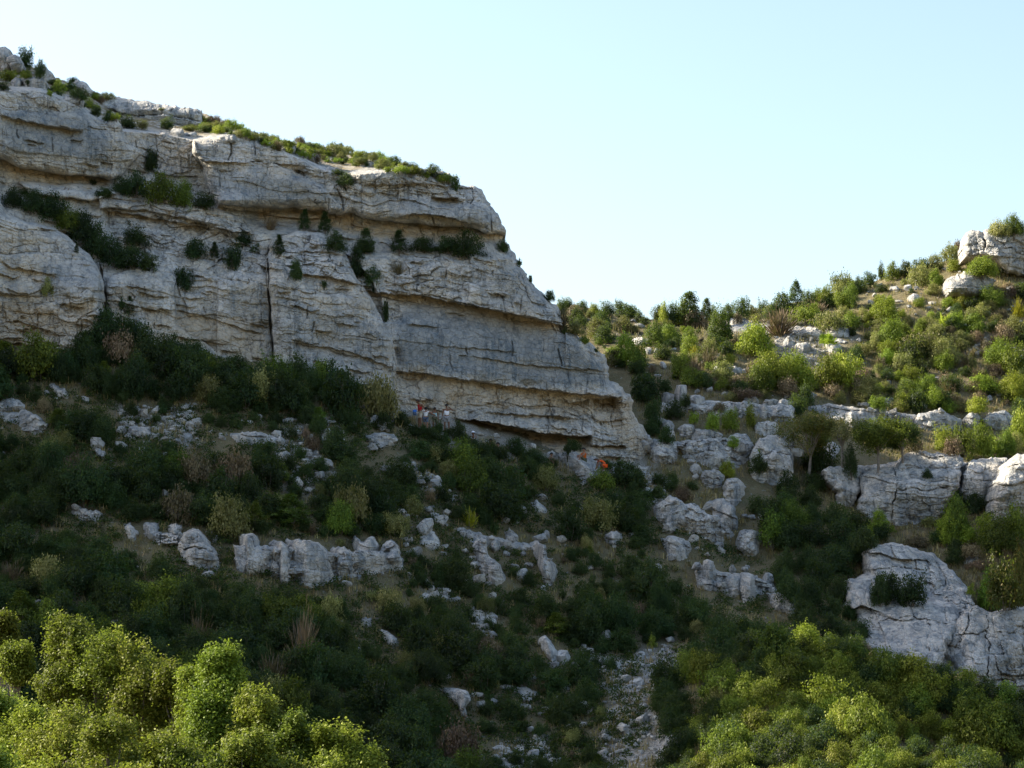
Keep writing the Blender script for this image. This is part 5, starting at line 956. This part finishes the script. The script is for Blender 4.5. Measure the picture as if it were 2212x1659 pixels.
# single boulders lying on the slope
bl = random.Random(5)
BO = []
def bou(u, v, w, h, lab):
    y, s = hit([u], [v]); Y = float(y[0]); m = Y * TH / 1106; p = P3(u, v, Y); i = bl.randrange(8)
    o = link('boulder', BM[i], None, (p[0], p[1], p[2] + h * m * .30), bl.uniform(0, 6.28), (w * m * .5, w * m * .42, h * m * .52)); o.rotation_euler[0] = bl.uniform(-.25, .25); o.rotation_euler[1] = bl.uniform(-.3, .3)
    tag(o, trim(lab), 'boulder', 'loose boulders on the slope')
for u, v, w, h in [(640,1052,36,28),(668,1064,26,14),(690,1036,30,22),(720,1030,20,14),(700,1012,24,14),(662,1008,20,12),(868,1110,22,14),(876,1118,18,10),(926,1106,28,16),(938,1116,22,12),(954,1072,20,24),(905,1048,34,18),(735,950,26,16),(705,945,30,24),(618,912,20,12),(560,905,18,12),(540,915,16,10),(402,905,18,20),(300,940,22,12),(1010,1010,24,16),(1080,1060,18,10),(1110,1120,16,10),(1212,1170,24,18),(1230,1160,20,18),(1245,1150,16,14),(1180,1160,20,18),(1276,1230,20,14),(1365,1236,22,16),(1390,1250,20,20),(1420,1240,22,30),(1330,1370,22,16),(1300,1440,36,28),(1330,1445,30,22),(1262,1406,18,14),(1340,1390,24,18),(1360,1410,20,14),(1290,1370,14,10),(1352,1470,30,18),(1380,1480,30,20),(1230,1580,26,20),(1310,1600,30,20),(1260,1570,20,14),(1150,1640,34,26),(1110,1636,26,16),(1070,1640,24,14),(1200,1650,28,18),(1040,1640,20,14),(1040,1530,26,20),(1068,1522,24,16),(820,970,30,22),(850,955,20,14),(1000,1160,16,16),(1130,1200,14,12),(1470,1130,30,24),(1500,1170,26,20),(1450,1210,26,20),(100,850,16,10),(480,1100,18,12),(90,1000,22,14),(560,1085,16,10),(1350,1120,24,18),(1300,1090,18,12),(1370,1160,16,14),(390,1160,16,12),(465,1170,18,16),(735,1345,18,12),(1020,1210,16,12),(985,1300,26,14),(960,1290,20,12),(1050,1360,26,18),(1030,1345,18,12),(1065,1375,20,14)]:
    d, rl = rel(u, v - h / 2); BO.append((u, v, w, h, d, f"{'small' if w * h < 380 else 'middling'} {'flat' if h < w * .62 else 'chunky'} pale boulder {rl}"))
for zi, (zp, n_, wr) in enumerate([([(1390,900),(1500,940),(1720,900),(1720,1060),(1640,1230),(1560,1300),(1420,1220),(1390,1040)], 46, (16, 40)), ([(500,930),(760,880),(860,930),(1000,1080),(1000,1120),(700,1090),(560,1000)], 30, (14, 34)), ([(1540,700),(1860,690),(1860,800),(1560,810)], 14, (14, 30)), ([(1200,1380),(1480,1380),(1460,1650),(1080,1650)], 26, (14, 40)), ([(860,1090),(1260,1110),(1300,1260),(900,1330)], 34, (14, 40)), ([(250,880),(440,880),(450,960),(250,1000)], 14, (14, 34)), ([(1860,620),(2200,620),(2200,860),(1900,860)], 16, (12, 26)), ([(1400,700),(1700,780),(1700,860),(1440,860)], 12, (12, 26)), ([(100,950),(480,1000),(480,1130),(100,1100)], 14, (14, 34)), ([(1720,1440),(1000,1440),(700,1320),(900,1600)], 14, (14, 30)), ([(1790,870),(2200,860),(2200,900),(1980,960),(1800,940)], 12, (16, 34))]):
    z_ = np.array(zp); q_ = np.random.RandomState(60 + zi); c_ = 0
    while c_ < n_:
        u, v = q_.uniform(z_[:, 0].min(), z_[:, 0].max()), q_.uniform(z_[:, 1].min(), z_[:, 1].max())
        if polysd(np.array([u]), np.array([v]), zp)[0] < 0: continue
        w = wr[0] + (wr[1] - wr[0]) * q_.uniform() ** 1.7; h = w * q_.uniform(.45, .95); c_ += 1; d, rl = rel(u, v - h / 2)
        BO.append((u, v, w, h, d, f"{'tiny' if w * h < 200 else 'small' if w * h < 420 else 'middling'} {'flat' if h < w * .62 else 'chunky'} pale boulder {rl}"))
cnt = {}
for b in sorted(BO, key=lambda b: b[4]):
    k = cnt.get(b[5], 0); cnt[b[5]] = k + 1
    tot = sum(1 for x in BO if x[5] == b[5]); bou(*b[:4], b[5] if tot == 1 else f"{ORD[min(k, 8)]} {b[5]}")

# ------------------------------------------------------------------ trees with trunks
def tube(pts, rads, n=7):
    V = []; F = []
    for k, (p, rr_) in enumerate(zip(pts, rads)):
        p = np.array(p, float); d = np.array(pts[min(k + 1, len(pts) - 1)], float) - np.array(pts[max(k - 1, 0)], float); d /= np.linalg.norm(d) + 1e-9
        a = np.cross(d, [.3, 1, .1]); a /= np.linalg.norm(a); b = np.cross(d, a)
        V += [p + rr_ * (math.cos(t) * a + math.sin(t) * b) for t in np.linspace(0, 2 * math.pi, n, endpoint=False)]
        if k: F += [[(k - 1) * n + j, (k - 1) * n + (j + 1) % n, k * n + (j + 1) % n, k * n + j] for j in range(n)]
    return np.array(V), np.array(F)
def tree_parts(seed, H, Rc, crown_z, ncl, npl, leaf, cr, lean=0.0, tall=1.0, nl=6):
    """returns trunk mesh arrays and crown mesh arrays; H total height, Rc crown radius"""
    r = np.random.RandomState(seed); cz = crown_z * H
    V, F = tube([(0, 0, -.5), (.05 * H * lean, 0, cz * .4), (.1 * H * lean, .02 * H, cz), (.12 * H * lean, 0, cz + (H - cz) * .5)], [.022 * H ** .9 + .04, .018 * H ** .9 + .03, .012 * H ** .9 + .02, .02])
    nlob = nl; lob = []
    for k in range(nlob):
        a = k * 2.4 + r.uniform(-.4, .4); el = r.uniform(-.9, 1.3); q = r.uniform(.4, .85)
        c = np.array([math.cos(a) * math.cos(el) * Rc * q + .1 * H * lean, math.sin(a) * math.cos(el) * Rc * q, cz + (H - cz) * .42 + math.sin(el) * (H - cz) * .45 * q * 1.1])
        lob.append((c, Rc * r.uniform(.28, .5)))
        tv, tf = tube([(.08 * H * lean, 0, cz * .8), ((c[0] * .5), c[1] * .5, (cz + c[2]) / 2), tuple(c)], [.03 + .006 * H, .02 + .003 * H, .01], 5); F = np.concatenate([F, tf + len(V)]); V = np.concatenate([V, tv])
    cs = []; each = ncl // nlob
    for c, R_ in lob:
        d = r.normal(size=(each, 3)); d /= np.linalg.norm(d, axis=1)[:, None]
        env = 1 + .75 * fbm(d[:, 0] * 1.8 + c[0], d[:, 1] * 1.8, d[:, 2] * 1.8 + c[2], seed, 3)
        cs.append(c + d * (R_ * np.where(r.uniform(size=each) < .75, r.uniform(.75, 1.08, each), r.uniform(.2, .75, each)) * env * np.where(r.uniform(size=each) < .12, r.uniform(1.1, 1.45, each), 1))[:, None] * [1, 1, .85 * tall])
    cs = np.concatenate(cs); k = np.repeat(np.arange(len(cs)), npl); n = len(k)
    p = cs[k] + r.normal(size=(n, 3)) * cr
    o = p - [0, 0, cz + (H - cz) * .3]; o /= np.linalg.norm(o, axis=1)[:, None]
    nr = r.normal(size=(n, 3)) * .85 + .9 * o + [0, 0, .4]; nr /= np.linalg.norm(nr, axis=1)[:, None]
    ls = leaf * r.uniform(.65, 1.35, n); LV, LF = quads(p, nr, ls * 1.25, ls * .75, r)
    ct = r.uniform(0, 1, len(cs)); T = np.repeat(np.clip(.6 * r.uniform(0, 1, n) + .4 * ct[k], 0, 1), 4)
    return (V, F), (LV, LF, T)
_tm = {}
def tree(name, seed, base, H, Rc, cz, leafm, label, group=None, ncl=300, npl=50, leaf=.08, cr=.18, lean=0., rz=0., cat='tree', tall=1., share=None, nl=8):
    key = share or (name, seed, leafm)
    if key not in _tm:
        (tv, tf), (lv, lf, T) = tree_parts(seed, H, Rc, cz, ncl, npl, leaf, cr, lean, tall, nl)
        _tm[key] = (mesh_np('trunk', tv, tf, M['bark'], smooth=True), mesh_np('crown', lv, lf, M[leafm], {'tint': T[:, None].repeat(3, 1)}), H)
    a, b, H0 = _tm[key]; s = H / H0
    e = bpy.data.objects.new(name, None); C.objects.link(e); e.location = base; e.rotation_euler = (0, 0, rz); e.scale = (s, s, s); e.empty_display_size = .3
    tag(e, label, cat, group); link('trunk', a, e); link('crown', b, e)
    return e
def tree_at(u, v, hpx, rpx, cz, leafm, label, seed, **kw):
    Y = float(hit([u], [v])[0][0]); m = Y * TH / 1106
    return tree('tree', seed, tuple(P3(u, v, Y)), hpx * m, rpx * m, cz, leafm, label, leaf=.085, cr=.15, **kw)
tree_at(1744, 1046, 165, 62, .45, 'leaf_autumn', 'orange green tree with a bare pale trunk at the ravine head', 301, lean=.6, ncl=320, npl=34, nl=14, tall=1.1)
tree_at(1898, 1018, 128, 66, .42, 'leaf_mid', 'round headed green tree rooted on top of the large cracked crag', 302, ncl=420, npl=40, nl=16, tall=1.1)
tree_at(1950, 1000, 100, 40, .35, 'leaf_dark', 'darker small tree pressed against the round headed green tree', 303, ncl=180, npl=45)
tree_at(1820, 1010, 110, 40, .5, 'leaf_olive', 'thin twisted tree with bare branches between the crag and autumn tree', 304, ncl=90, npl=25)
# near trees, lower left: holm oaks standing on the near bank
NEAR = [(60,1500,150,78,84,'O'),(160,1470,150,92,82,'O'),(-20,1440,120,70,86,'O'),(232,1325,130,86,92,'O'),(150,1330,90,60,93,'O'),(310,1370,110,76,91,'O'),(392,1420,80,60,90,'O'),(430,1440,70,52,89,'O'),(480,1400,150,42,88,'B'),(455,1475,70,50,87,'B'),(560,1470,90,56,86,'O'),(640,1525,90,60,85,'O'),(720,1550,110,66,84,'O'),(790,1610,90,54,84,'O'),(620,1600,120,76,80,'O'),(530,1560,100,64,80,'O'),(360,1560,130,70,78,'O'),(430,1600,120,64,77,'O'),(250,1520,120,72,79,'O'),(300,1620,120,80,76,'O'),(170,1590,130,84,75,'O'),(60,1620,140,86,74,'B'),(-20,1560,120,80,76,'O'),(500,1660,110,76,75,'O'),(690,1660,100,70,77,'O'),(210,1680,110,76,72,'O'),(380,1690,110,72,73,'O'),(100,1700,110,74,72,'O'),(10,1330,70,28,96,'O'),(35,1390,60,30,94,'O'),(600,1690,90,60,76,'O'),(840,1680,60,36,83,'O')]
OAKL = ['holm oak filling the frame edge with glossy lit leaves','big rounded holm oak behind the frame edge oak','holm oak cut by the left frame edge','highest sunlit holm oak with a broad flat crown','holm oak crown at the upper left end of the sunlit group','holm oak sloping down from the highest sunlit crown','small holm oak crown just left of the bright pointed tree','holm oak crown tucked under the bright pointed tree','bright green pointed tree rising above the oaks','bright green low crown at the foot of the pointed tree','holm oak crown right of the bright pointed tree','holm oak crown midway down the right edge of the sunlit group','holm oak crown with pale tips on the right edge of the group','last tall holm oak at the lower right end of the group','broad holm oak in front of the dark hollow','holm oak inside the dark hollow under the pointed tree','loose branched holm oak in the centre of the sunlit group','holm oak between the loose branched one and the broad one','holm oak in front of the big rounded one','wide holm oak near the bottom centre of the sunlit group','wide holm oak left of the bottom centre one','bright yellow green crown in the lower left corner','holm oak half out of frame above the lower left corner','holm oak at the bottom edge right of centre of the group','pale leaved holm oak near the bottom right of the group','holm oak cut by the bottom edge near the left corner','holm oak cut by the bottom edge in the middle of the group','holm oak cut by the bottom edge in the left corner','thin leafy sapling at the left edge above the oaks','short sapling under the thin leafy one at the left edge','holm oak cut by the bottom edge beside the pale leaved one','small outlying holm oak at the right tip of the group']
for k, (u, vt, hp, rp, Y, kd) in enumerate(NEAR):
    m = Y * TH / 1106; top = P3(u, vt - 25, Y); zg = float(hgt(np.array([top[0]]), np.array([Y]))[0])
    H = max(2.5, float(top[2]) - zg); Rc = rp * m * 1.12; vs = 400 + k % 6
    czf = max(.1, 1 - 3.4 * Rc / H)
    tree('holm_oak' if kd == 'O' else 'leafy_tree', 400 + k, (float(top[0]), Y, zg - .1), H, Rc, czf, 'leaf_oak' if kd == 'O' else 'leaf_bright', OAKL[k], 'sunlit trees on the near bank', ncl=int(320 + 260 * Rc), npl=34, leaf=.088, cr=.13, rz=k * 1.1, tall=1.1 if k != 8 else 1.7, nl=20)
# ------------------------------------------------------------------ people
SK = {k: plain(k, c, r_, .25, v, 20) for k, c, r_, v in [('skin_tanned', (.19, .095, .055), .6, .05), ('skin_light', (.30, .16, .10), .6, .05), ('hair_black', (.015, .012, .01), .5, .2), ('hair_brown', (.05, .03, .02), .5, .2), ('cloth_red', (.46, .012, .02), .85, .1), ('cloth_white', (.86, .86, .90), .85, .04), ('cloth_beige', (.50, .46, .40), .85, .08), ('cloth_denim', (.10, .14, .22), .85, .12), ('cloth_grey', (.30, .30, .31), .85, .08), ('cloth_teal', (.30, .48, .50), .85, .1), ('cloth_olive', (.09, .10, .06), .85, .25), ('cloth_orange', (.95, .12, .02), .8, .04), ('cloth_rust', (.62, .14, .02), .8, .06), ('cloth_blue', (.05, .20, .65), .7, .1), ('shoe', (.25, .24, .23), .7, .1)]}
def skinmesh(name, verts, edges, radii, mats, sub=1, root=0, matfn=None):
    me = bpy.data.meshes.new(name); me.from_pydata(verts, edges, []); o = bpy.data.objects.new(name + '_tmp', me); C.objects.link(o)
    o.modifiers.new('s', 'SKIN'); md = o.modifiers.new('u', 'SUBSURF'); md.levels = sub; md.render_levels = sub
    for i, r_ in enumerate(radii):
        sv = me.skin_vertices[0].data[i]; sv.radius = (r_, r_) if not hasattr(r_, '__len__') else r_; sv.use_root = (i == root)
    dg = bpy.context.evaluated_depsgraph_get(); dg.update(); out = bpy.data.meshes.new_from_object(o.evaluated_get(dg)); out.name = name
    bpy.data.objects.remove(o); out.materials.clear()
    for m in mats: out.materials.append(m)
    for p in out.polygons:
        p.use_smooth = True; p.material_index = 0
    return out
V3 = lambda *a: Vector(a)
def limb_pts(pose):
    """joint positions of a 1.75 m body facing -y (towards the viewer); pose overrides any joint"""
    J = dict(pelvis=V3(0, 0, .95), waist=V3(0, 0, 1.08), chest=V3(0, .0, 1.27), neck=V3(0, .01, 1.48), head=V3(0, -.01, 1.60), crown=V3(0, -.005, 1.69),
        shL=V3(-.18, 0, 1.42), elL=V3(-.25, .02, 1.15), wrL=V3(-.27, -.04, .92), shR=V3(.18, 0, 1.42), elR=V3(.25, .02, 1.15), wrR=V3(.27, -.04, .92),
        hpL=V3(-.09, 0, .90), knL=V3(-.11, -.02, .50), anL=V3(-.12, .02, .09), toL=V3(-.13, -.16, .03), hpR=V3(.09, 0, .90), knR=V3(.11, -.02, .50), anR=V3(.12, .02, .09), toR=V3(.13, -.16, .03))
    for k, v in pose.items():
        if k != 'face': J[k] = V3(*v)
    return J
def person(name_label, base, height, yaw, pose, skin, hair, top, top_kind, bottom, hairlen=0.0, cap=None, group=None):
    J = limb_pts(pose); S = height / 1.75
    e = bpy.data.objects.new('person', None); C.objects.link(e); e.location = base; e.rotation_euler = (0, 0, yaw); e.scale = (S, S, S); e.empty_display_size = .3
    tag(e, name_label, 'person', group)
    names = list(J); vs = [tuple(J[n]) for n in names]; ix = {n: i for i, n in enumerate(names)}
    E = [('pelvis', 'waist'), ('waist', 'chest'), ('chest', 'neck'), ('neck', 'head'), ('head', 'crown'), ('chest', 'shL'), ('shL', 'elL'), ('elL', 'wrL'), ('chest', 'shR'), ('shR', 'elR'), ('elR', 'wrR'), ('pelvis', 'hpL'), ('hpL', 'knL'), ('knL', 'anL'), ('anL', 'toL'), ('pelvis', 'hpR'), ('hpR', 'knR'), ('knR', 'anR'), ('anR', 'toR')]
    rad = dict(pelvis=(.14, .11), waist=(.125, .10), chest=(.15, .11), neck=.055, head=(.085, .10), crown=(.06, .07), shL=.06, shR=.06, elL=.042, elR=.042, wrL=.028, wrR=.028, hpL=.095, hpR=.095, knL=.06, knR=.06, anL=.042, anR=.042, toL=.035, toR=.035)
    R_ = [rad[n] for n in names]; edges = [(ix[a], ix[b]) for a, b in E]
    # hands: palm, four fingers and a thumb
    for s in 'LR':
        w = J['wr' + s]; d = (w - J['el' + s]).normalized(); side = d.cross(V3(0, 1, .2)).normalized(); pi = len(vs); vs.append(tuple(w + d * .07)); R_.append((.034, .020)); edges.append((ix['wr' + s], pi))
        for k, (off, L) in enumerate([(-.028, .065), (-.010, .078), (.010, .074), (.028, .058)]):
            a = w + d * .10 + side * off; b = a + d * L * .55 + V3(0, -.012, -.004); c = b + d * L * .4 + V3(0, -.022, -.006); n = len(vs); vs += [tuple(a), tuple(b), tuple(c)]; R_ += [.009, .0085, .007]; edges += [(pi, n), (n, n + 1), (n + 1, n + 2)]
        t = w + d * .04 - side * .04; n = len(vs); vs += [tuple(t), tuple(t + d * .035 - side * .02)]; R_ += [.011, .009]; edges += [(pi, n), (n, n + 1)]
    h = J['head']; fwd = V3(0, -1, 0) if 'face' not in pose else V3(*pose['face']).normalized()
    n = len(vs); vs.append(tuple(h + fwd * .115 - V3(0, 0, .01))); R_.append(.014); edges.append((ix['head'], n))   # nose
    link('body', skinmesh('body', vs, edges, R_, [SK[skin]], 1), e)
    up = (J['crown'] - J['neck']).normalized()
    # hair: a cap of uneven locks over crown and back of the head
    r = random.Random(sum(map(ord, name_label)) % 997); bm_v = []; bm_f = []
    cen = h + up * .035 - fwd * .018; nl, nr = 9, 16
    side = up.cross(fwd).normalized()
    for a in range(nl + 1):
        th = a / nl * (1.75 + hairlen)
        for b in range(nr):
            ph = b / nr * 2 * math.pi; f = math.cos(ph)
            tmax = th * (.72 if f > .3 else 1.0); q = .112 * (1 + r.uniform(-.07, .10)) * (1 + hairlen * .06 * a / nl)
            d = up * math.cos(tmax) + (fwd * f + side * math.sin(ph)) * math.sin(tmax); bm_v.append(tuple(cen + Vector((d.x * q, d.y * q * 1.08, d.z * q * 1.05))))
            if a: bm_f.append([(a - 1) * nr + b, (a - 1) * nr + (b + 1) % nr, a * nr + (b + 1) % nr, a * nr + b])
    hm = mesh_np('hair', bm_v, bm_f, SK[hair], smooth=True); link('hair' if not cap else 'hair', hm, e)
    # eyes, ears
    for s in (-1, 1):
        p_, f_ = boulder_geo(3, 3, 2.2, 0, 0); link('eye', mesh_np('eye', p_ * .011 + np.array(h + fwd * .095 + side * s * .035 + up * .012), f_, SK['hair_black']), e)
        link('ear', mesh_np('ear', p_ * [.012, .022, .03] + np.array(h + side * s * .092), f_, SK[skin]), e)
    if cap:
        cv = []; cf = []
        for a in range(6):
            th = a / 5 * 1.45
            for b in range(14):
                ph = b / 14 * 2 * math.pi; d = up * math.cos(th) + (fwd * math.cos(ph) + side * math.sin(ph)) * math.sin(th); cv.append(tuple(cen + d * .128 + up * .01))
                if a: cf.append([(a - 1) * 14 + b, (a - 1) * 14 + (b + 1) % 14, a * 14 + (b + 1) % 14, a * 14 + b])
        k = len(cv); cv += [tuple(cen + fwd * .12 + side * .08 + up * .03), tuple(cen + fwd * .22 + side * .05 + up * .015), tuple(cen + fwd * .22 - side * .05 + up * .015), tuple(cen + fwd * .12 - side * .08 + up * .03)]; cf.append([k, k + 1, k + 2, k + 3])
        link('cap', mesh_np('cap', cv, cf, SK[cap], smooth=True), e)
    # clothing shells follow the same joints, a little wider
    def cloth(nm, pts, ed, rr_, mat): link(nm, skinmesh(nm, [tuple(p) for p in pts], ed, rr_, [SK[mat]], 1), e)
    lerp = lambda a, b, t: J[a].lerp(J[b], t)
    P_ = [lerp('pelvis', 'waist', .2), J['waist'], J['chest'], lerp('chest', 'neck', .62), lerp('chest', 'shL', .75), lerp('chest', 'shR', .75)]; Ed = [(0, 1), (1, 2), (2, 3), (2, 4), (2, 5)]; Rr = [(.152, .122), (.142, .115), (.166, .126), .085, .078, .078]
    if top_kind == 'tee':
        P_ += [lerp('shL', 'elL', .55), lerp('shR', 'elR', .55)]; Ed += [(4, 6), (5, 7)]; Rr += [.066, .066]
    cloth('shirt' if top_kind == 'tee' else 'tank_top', P_, Ed, Rr, top)
    cloth('shorts', [lerp('pelvis', 'waist', .15), J['hpL'], lerp('hpL', 'knL', .8), J['hpR'], lerp('hpR', 'knR', .8)], [(0, 1), (1, 2), (0, 3), (3, 4)], [(.155, .125), .108, .088, .108, .088], bottom)
    for s in 'LR':
        cloth('shoe', [lerp('an' + s, 'to' + s, -.15) - V3(0, 0, .02), lerp('an' + s, 'to' + s, .5) - V3(0, 0, .02), J['to' + s]], [(0, 1), (1, 2)], [.052, .05, .042], 'shoe')
    return e
def foot(u, v, Y=None):
    if Y is None: Y = float(hit([u], [v], False)[0][0])
    return tuple(P3(u, v, Y)), Y
def stand(u, vhead, vfeet, **kw):
    p, Y = foot(u, vfeet); H = (vfeet - vhead) * Y * TH / 1106; return p, H
p, H = stand(907, 860, 926)
person('man in a red tank top and pale shorts bending his head left below the cliff', p, H, math.radians(-62), dict(neck=(0, -.06, 1.46), head=(0, -.14, 1.55), crown=(0, -.19, 1.63), face=(0, -1, -.5), chest=(0, -.02, 1.26), elL=(-.30, .06, 1.17), wrL=(-.16, -.02, 1.0), elR=(.34, .10, 1.20), wrR=(.42, -.12, 1.02), shR=(.19, .02, 1.40)), 'skin_tanned', 'hair_brown', 'cloth_red', 'tank', 'cloth_beige', .1)
p, H = stand(919.5, 877, 931)
person('girl in a white T-shirt and blue shorts seen from behind beside the man in red', p, H, math.radians(160), dict(elL=(-.36, -.04, 1.27), wrL=(-.50, -.16, 1.20), neck=(0, -.02, 1.47), head=(.01, -.06, 1.58), crown=(.01, -.08, 1.67)), 'skin_light', 'hair_black', 'cloth_white', 'tee', 'cloth_denim', .75)
p, H = stand(939, 879, 929)
person('child with bushy dark hair in a pale teal top between two people in white', p, H, math.radians(15), dict(elL=(-.26, -.06, 1.20), wrL=(-.10, -.2, 1.12)), 'skin_tanned', 'hair_black', 'cloth_teal', 'tank', 'cloth_olive', .5)
p, H = stand(964.5, 871.5, 933)
person('man in a white tank top and grey shorts raising a hand to his face', p, H, math.radians(188), dict(elL=(-.44, -.05, 1.34), wrL=(-.24, -.12, 1.50), shL=(-.19, 0, 1.43), knL=(-.14, .02, .50), anL=(-.16, .10, .09), toL=(-.18, -.05, .03)), 'skin_tanned', 'hair_black', 'cloth_white', 'tank', 'cloth_grey')
SIT = dict(pelvis=(0, 0, .20), waist=(0, -.01, .34), chest=(0, -.04, .53), neck=(0, -.07, .74), head=(0, -.10, .86), crown=(0, -.12, .95), shL=(-.18, -.05, .68), shR=(.18, -.05, .68), elL=(-.24, -.20, .46), elR=(.24, -.20, .46), wrL=(-.12, -.38, .46), wrR=(.12, -.38, .46), hpL=(-.09, -.04, .18), hpR=(.09, -.04, .18), knL=(-.13, -.40, .46), knR=(.13, -.40, .46), anL=(-.12, -.50, .09), anR=(.12, -.50, .09), toL=(-.12, -.66, .03), toR=(.12, -.66, .03))
def sit(u, vh, lab, yaw, skin, hair, top, bottom, extra=None, cap=None, kind='tee', hl=.2, Yb=None):
    Y = Yb or float(hit([u], [vh + 30], False)[0][0]); hd = P3(u, vh, Y); z = float(hd[2]) - .98
    d = dict(SIT); d.update(extra or {}); return person(lab, (float(hd[0]), Y, z), 1.72, math.radians(yaw), d, skin, hair, top, kind, bottom, hl, cap)
sit(1024, 932, 'person in a white cap seated at the cliff foot with only the cap showing', -30, 'skin_tanned', 'hair_brown', 'cloth_white', 'cloth_grey', cap='cloth_white')
sit(1059, 948, 'dark haired person seated low in the brush nearest the person in the white cap', 20, 'skin_tanned', 'hair_black', 'cloth_beige', 'cloth_denim')
sit(1078, 956, 'dark haired person seated against pale rock left of the dark pointed bush', -40, 'skin_light', 'hair_black', 'cloth_beige', 'cloth_olive')
sit(1189, 978, 'dark haired person seated beside the upper end of the bluish sloping boulder', 40, 'skin_light', 'hair_black', 'cloth_olive', 'cloth_denim')
sit(1262, 967, 'person in a rust orange top reclining behind the bluish sloping boulder', -60, 'skin_light', 'hair_black', 'cloth_rust', 'cloth_olive', dict(neck=(0, .02, .74), head=(0, -.02, .86), crown=(0, -.05, .95), waist=(0, .03, .34), chest=(0, .05, .53)), kind='tee', Yb=153.6)
sit(1304, 985, 'person in a bright orange shirt crouching forward at the end of the bluish boulder', -78, 'skin_tanned', 'hair_brown', 'cloth_orange', 'cloth_orange', dict(pelvis=(0, .10, .40), waist=(0, .0, .56), chest=(0, -.18, .70), neck=(0, -.40, .76), head=(0, -.50, .76), crown=(0, -.58, .80), shL=(-.18, -.30, .76), shR=(.18, -.30, .76), elL=(-.24, -.38, .48), elR=(.24, -.38, .48), wrL=(-.14, -.48, .25), wrR=(.14, -.48, .25), hpL=(-.1, .08, .36), hpR=(.1, .08, .36), knL=(-.16, -.22, .46), knR=(.16, -.22, .46), anL=(-.12, .02, .09), anR=(.12, .02, .09), toL=(-.12, -.14, .03), toR=(.12, -.14, .03), face=(0, -1, -.6)), Yb=152.2)
# blue rucksack beside the man in red
p = P3(896, 891, 150.6); pk, fk = boulder_geo(12, 10, 4, 2, .05)
e = bpy.data.objects.new('rucksack', None); C.objects.link(e); e.location = tuple(p); tag(e, 'bright blue rucksack resting on brush behind the man in red', 'rucksack')
link('bag_body', mesh_np('bag_body', pk * [.13, .11, .18], fk, SK['cloth_blue'], smooth=True), e); link('front_pocket', mesh_np('front_pocket', pk * [.12, .05, .10] + [0, -.13, -.08], fk, SK['cloth_denim'], smooth=True), e)
for s in (-1, 1):
    tv, tf = tube([(s * .07, .10, .20), (s * .09, .20, .08), (s * .08, .14, -.18)], [.018, .02, .016], 5); link('strap', mesh_np('strap', tv, tf, SK['cloth_denim']), e)
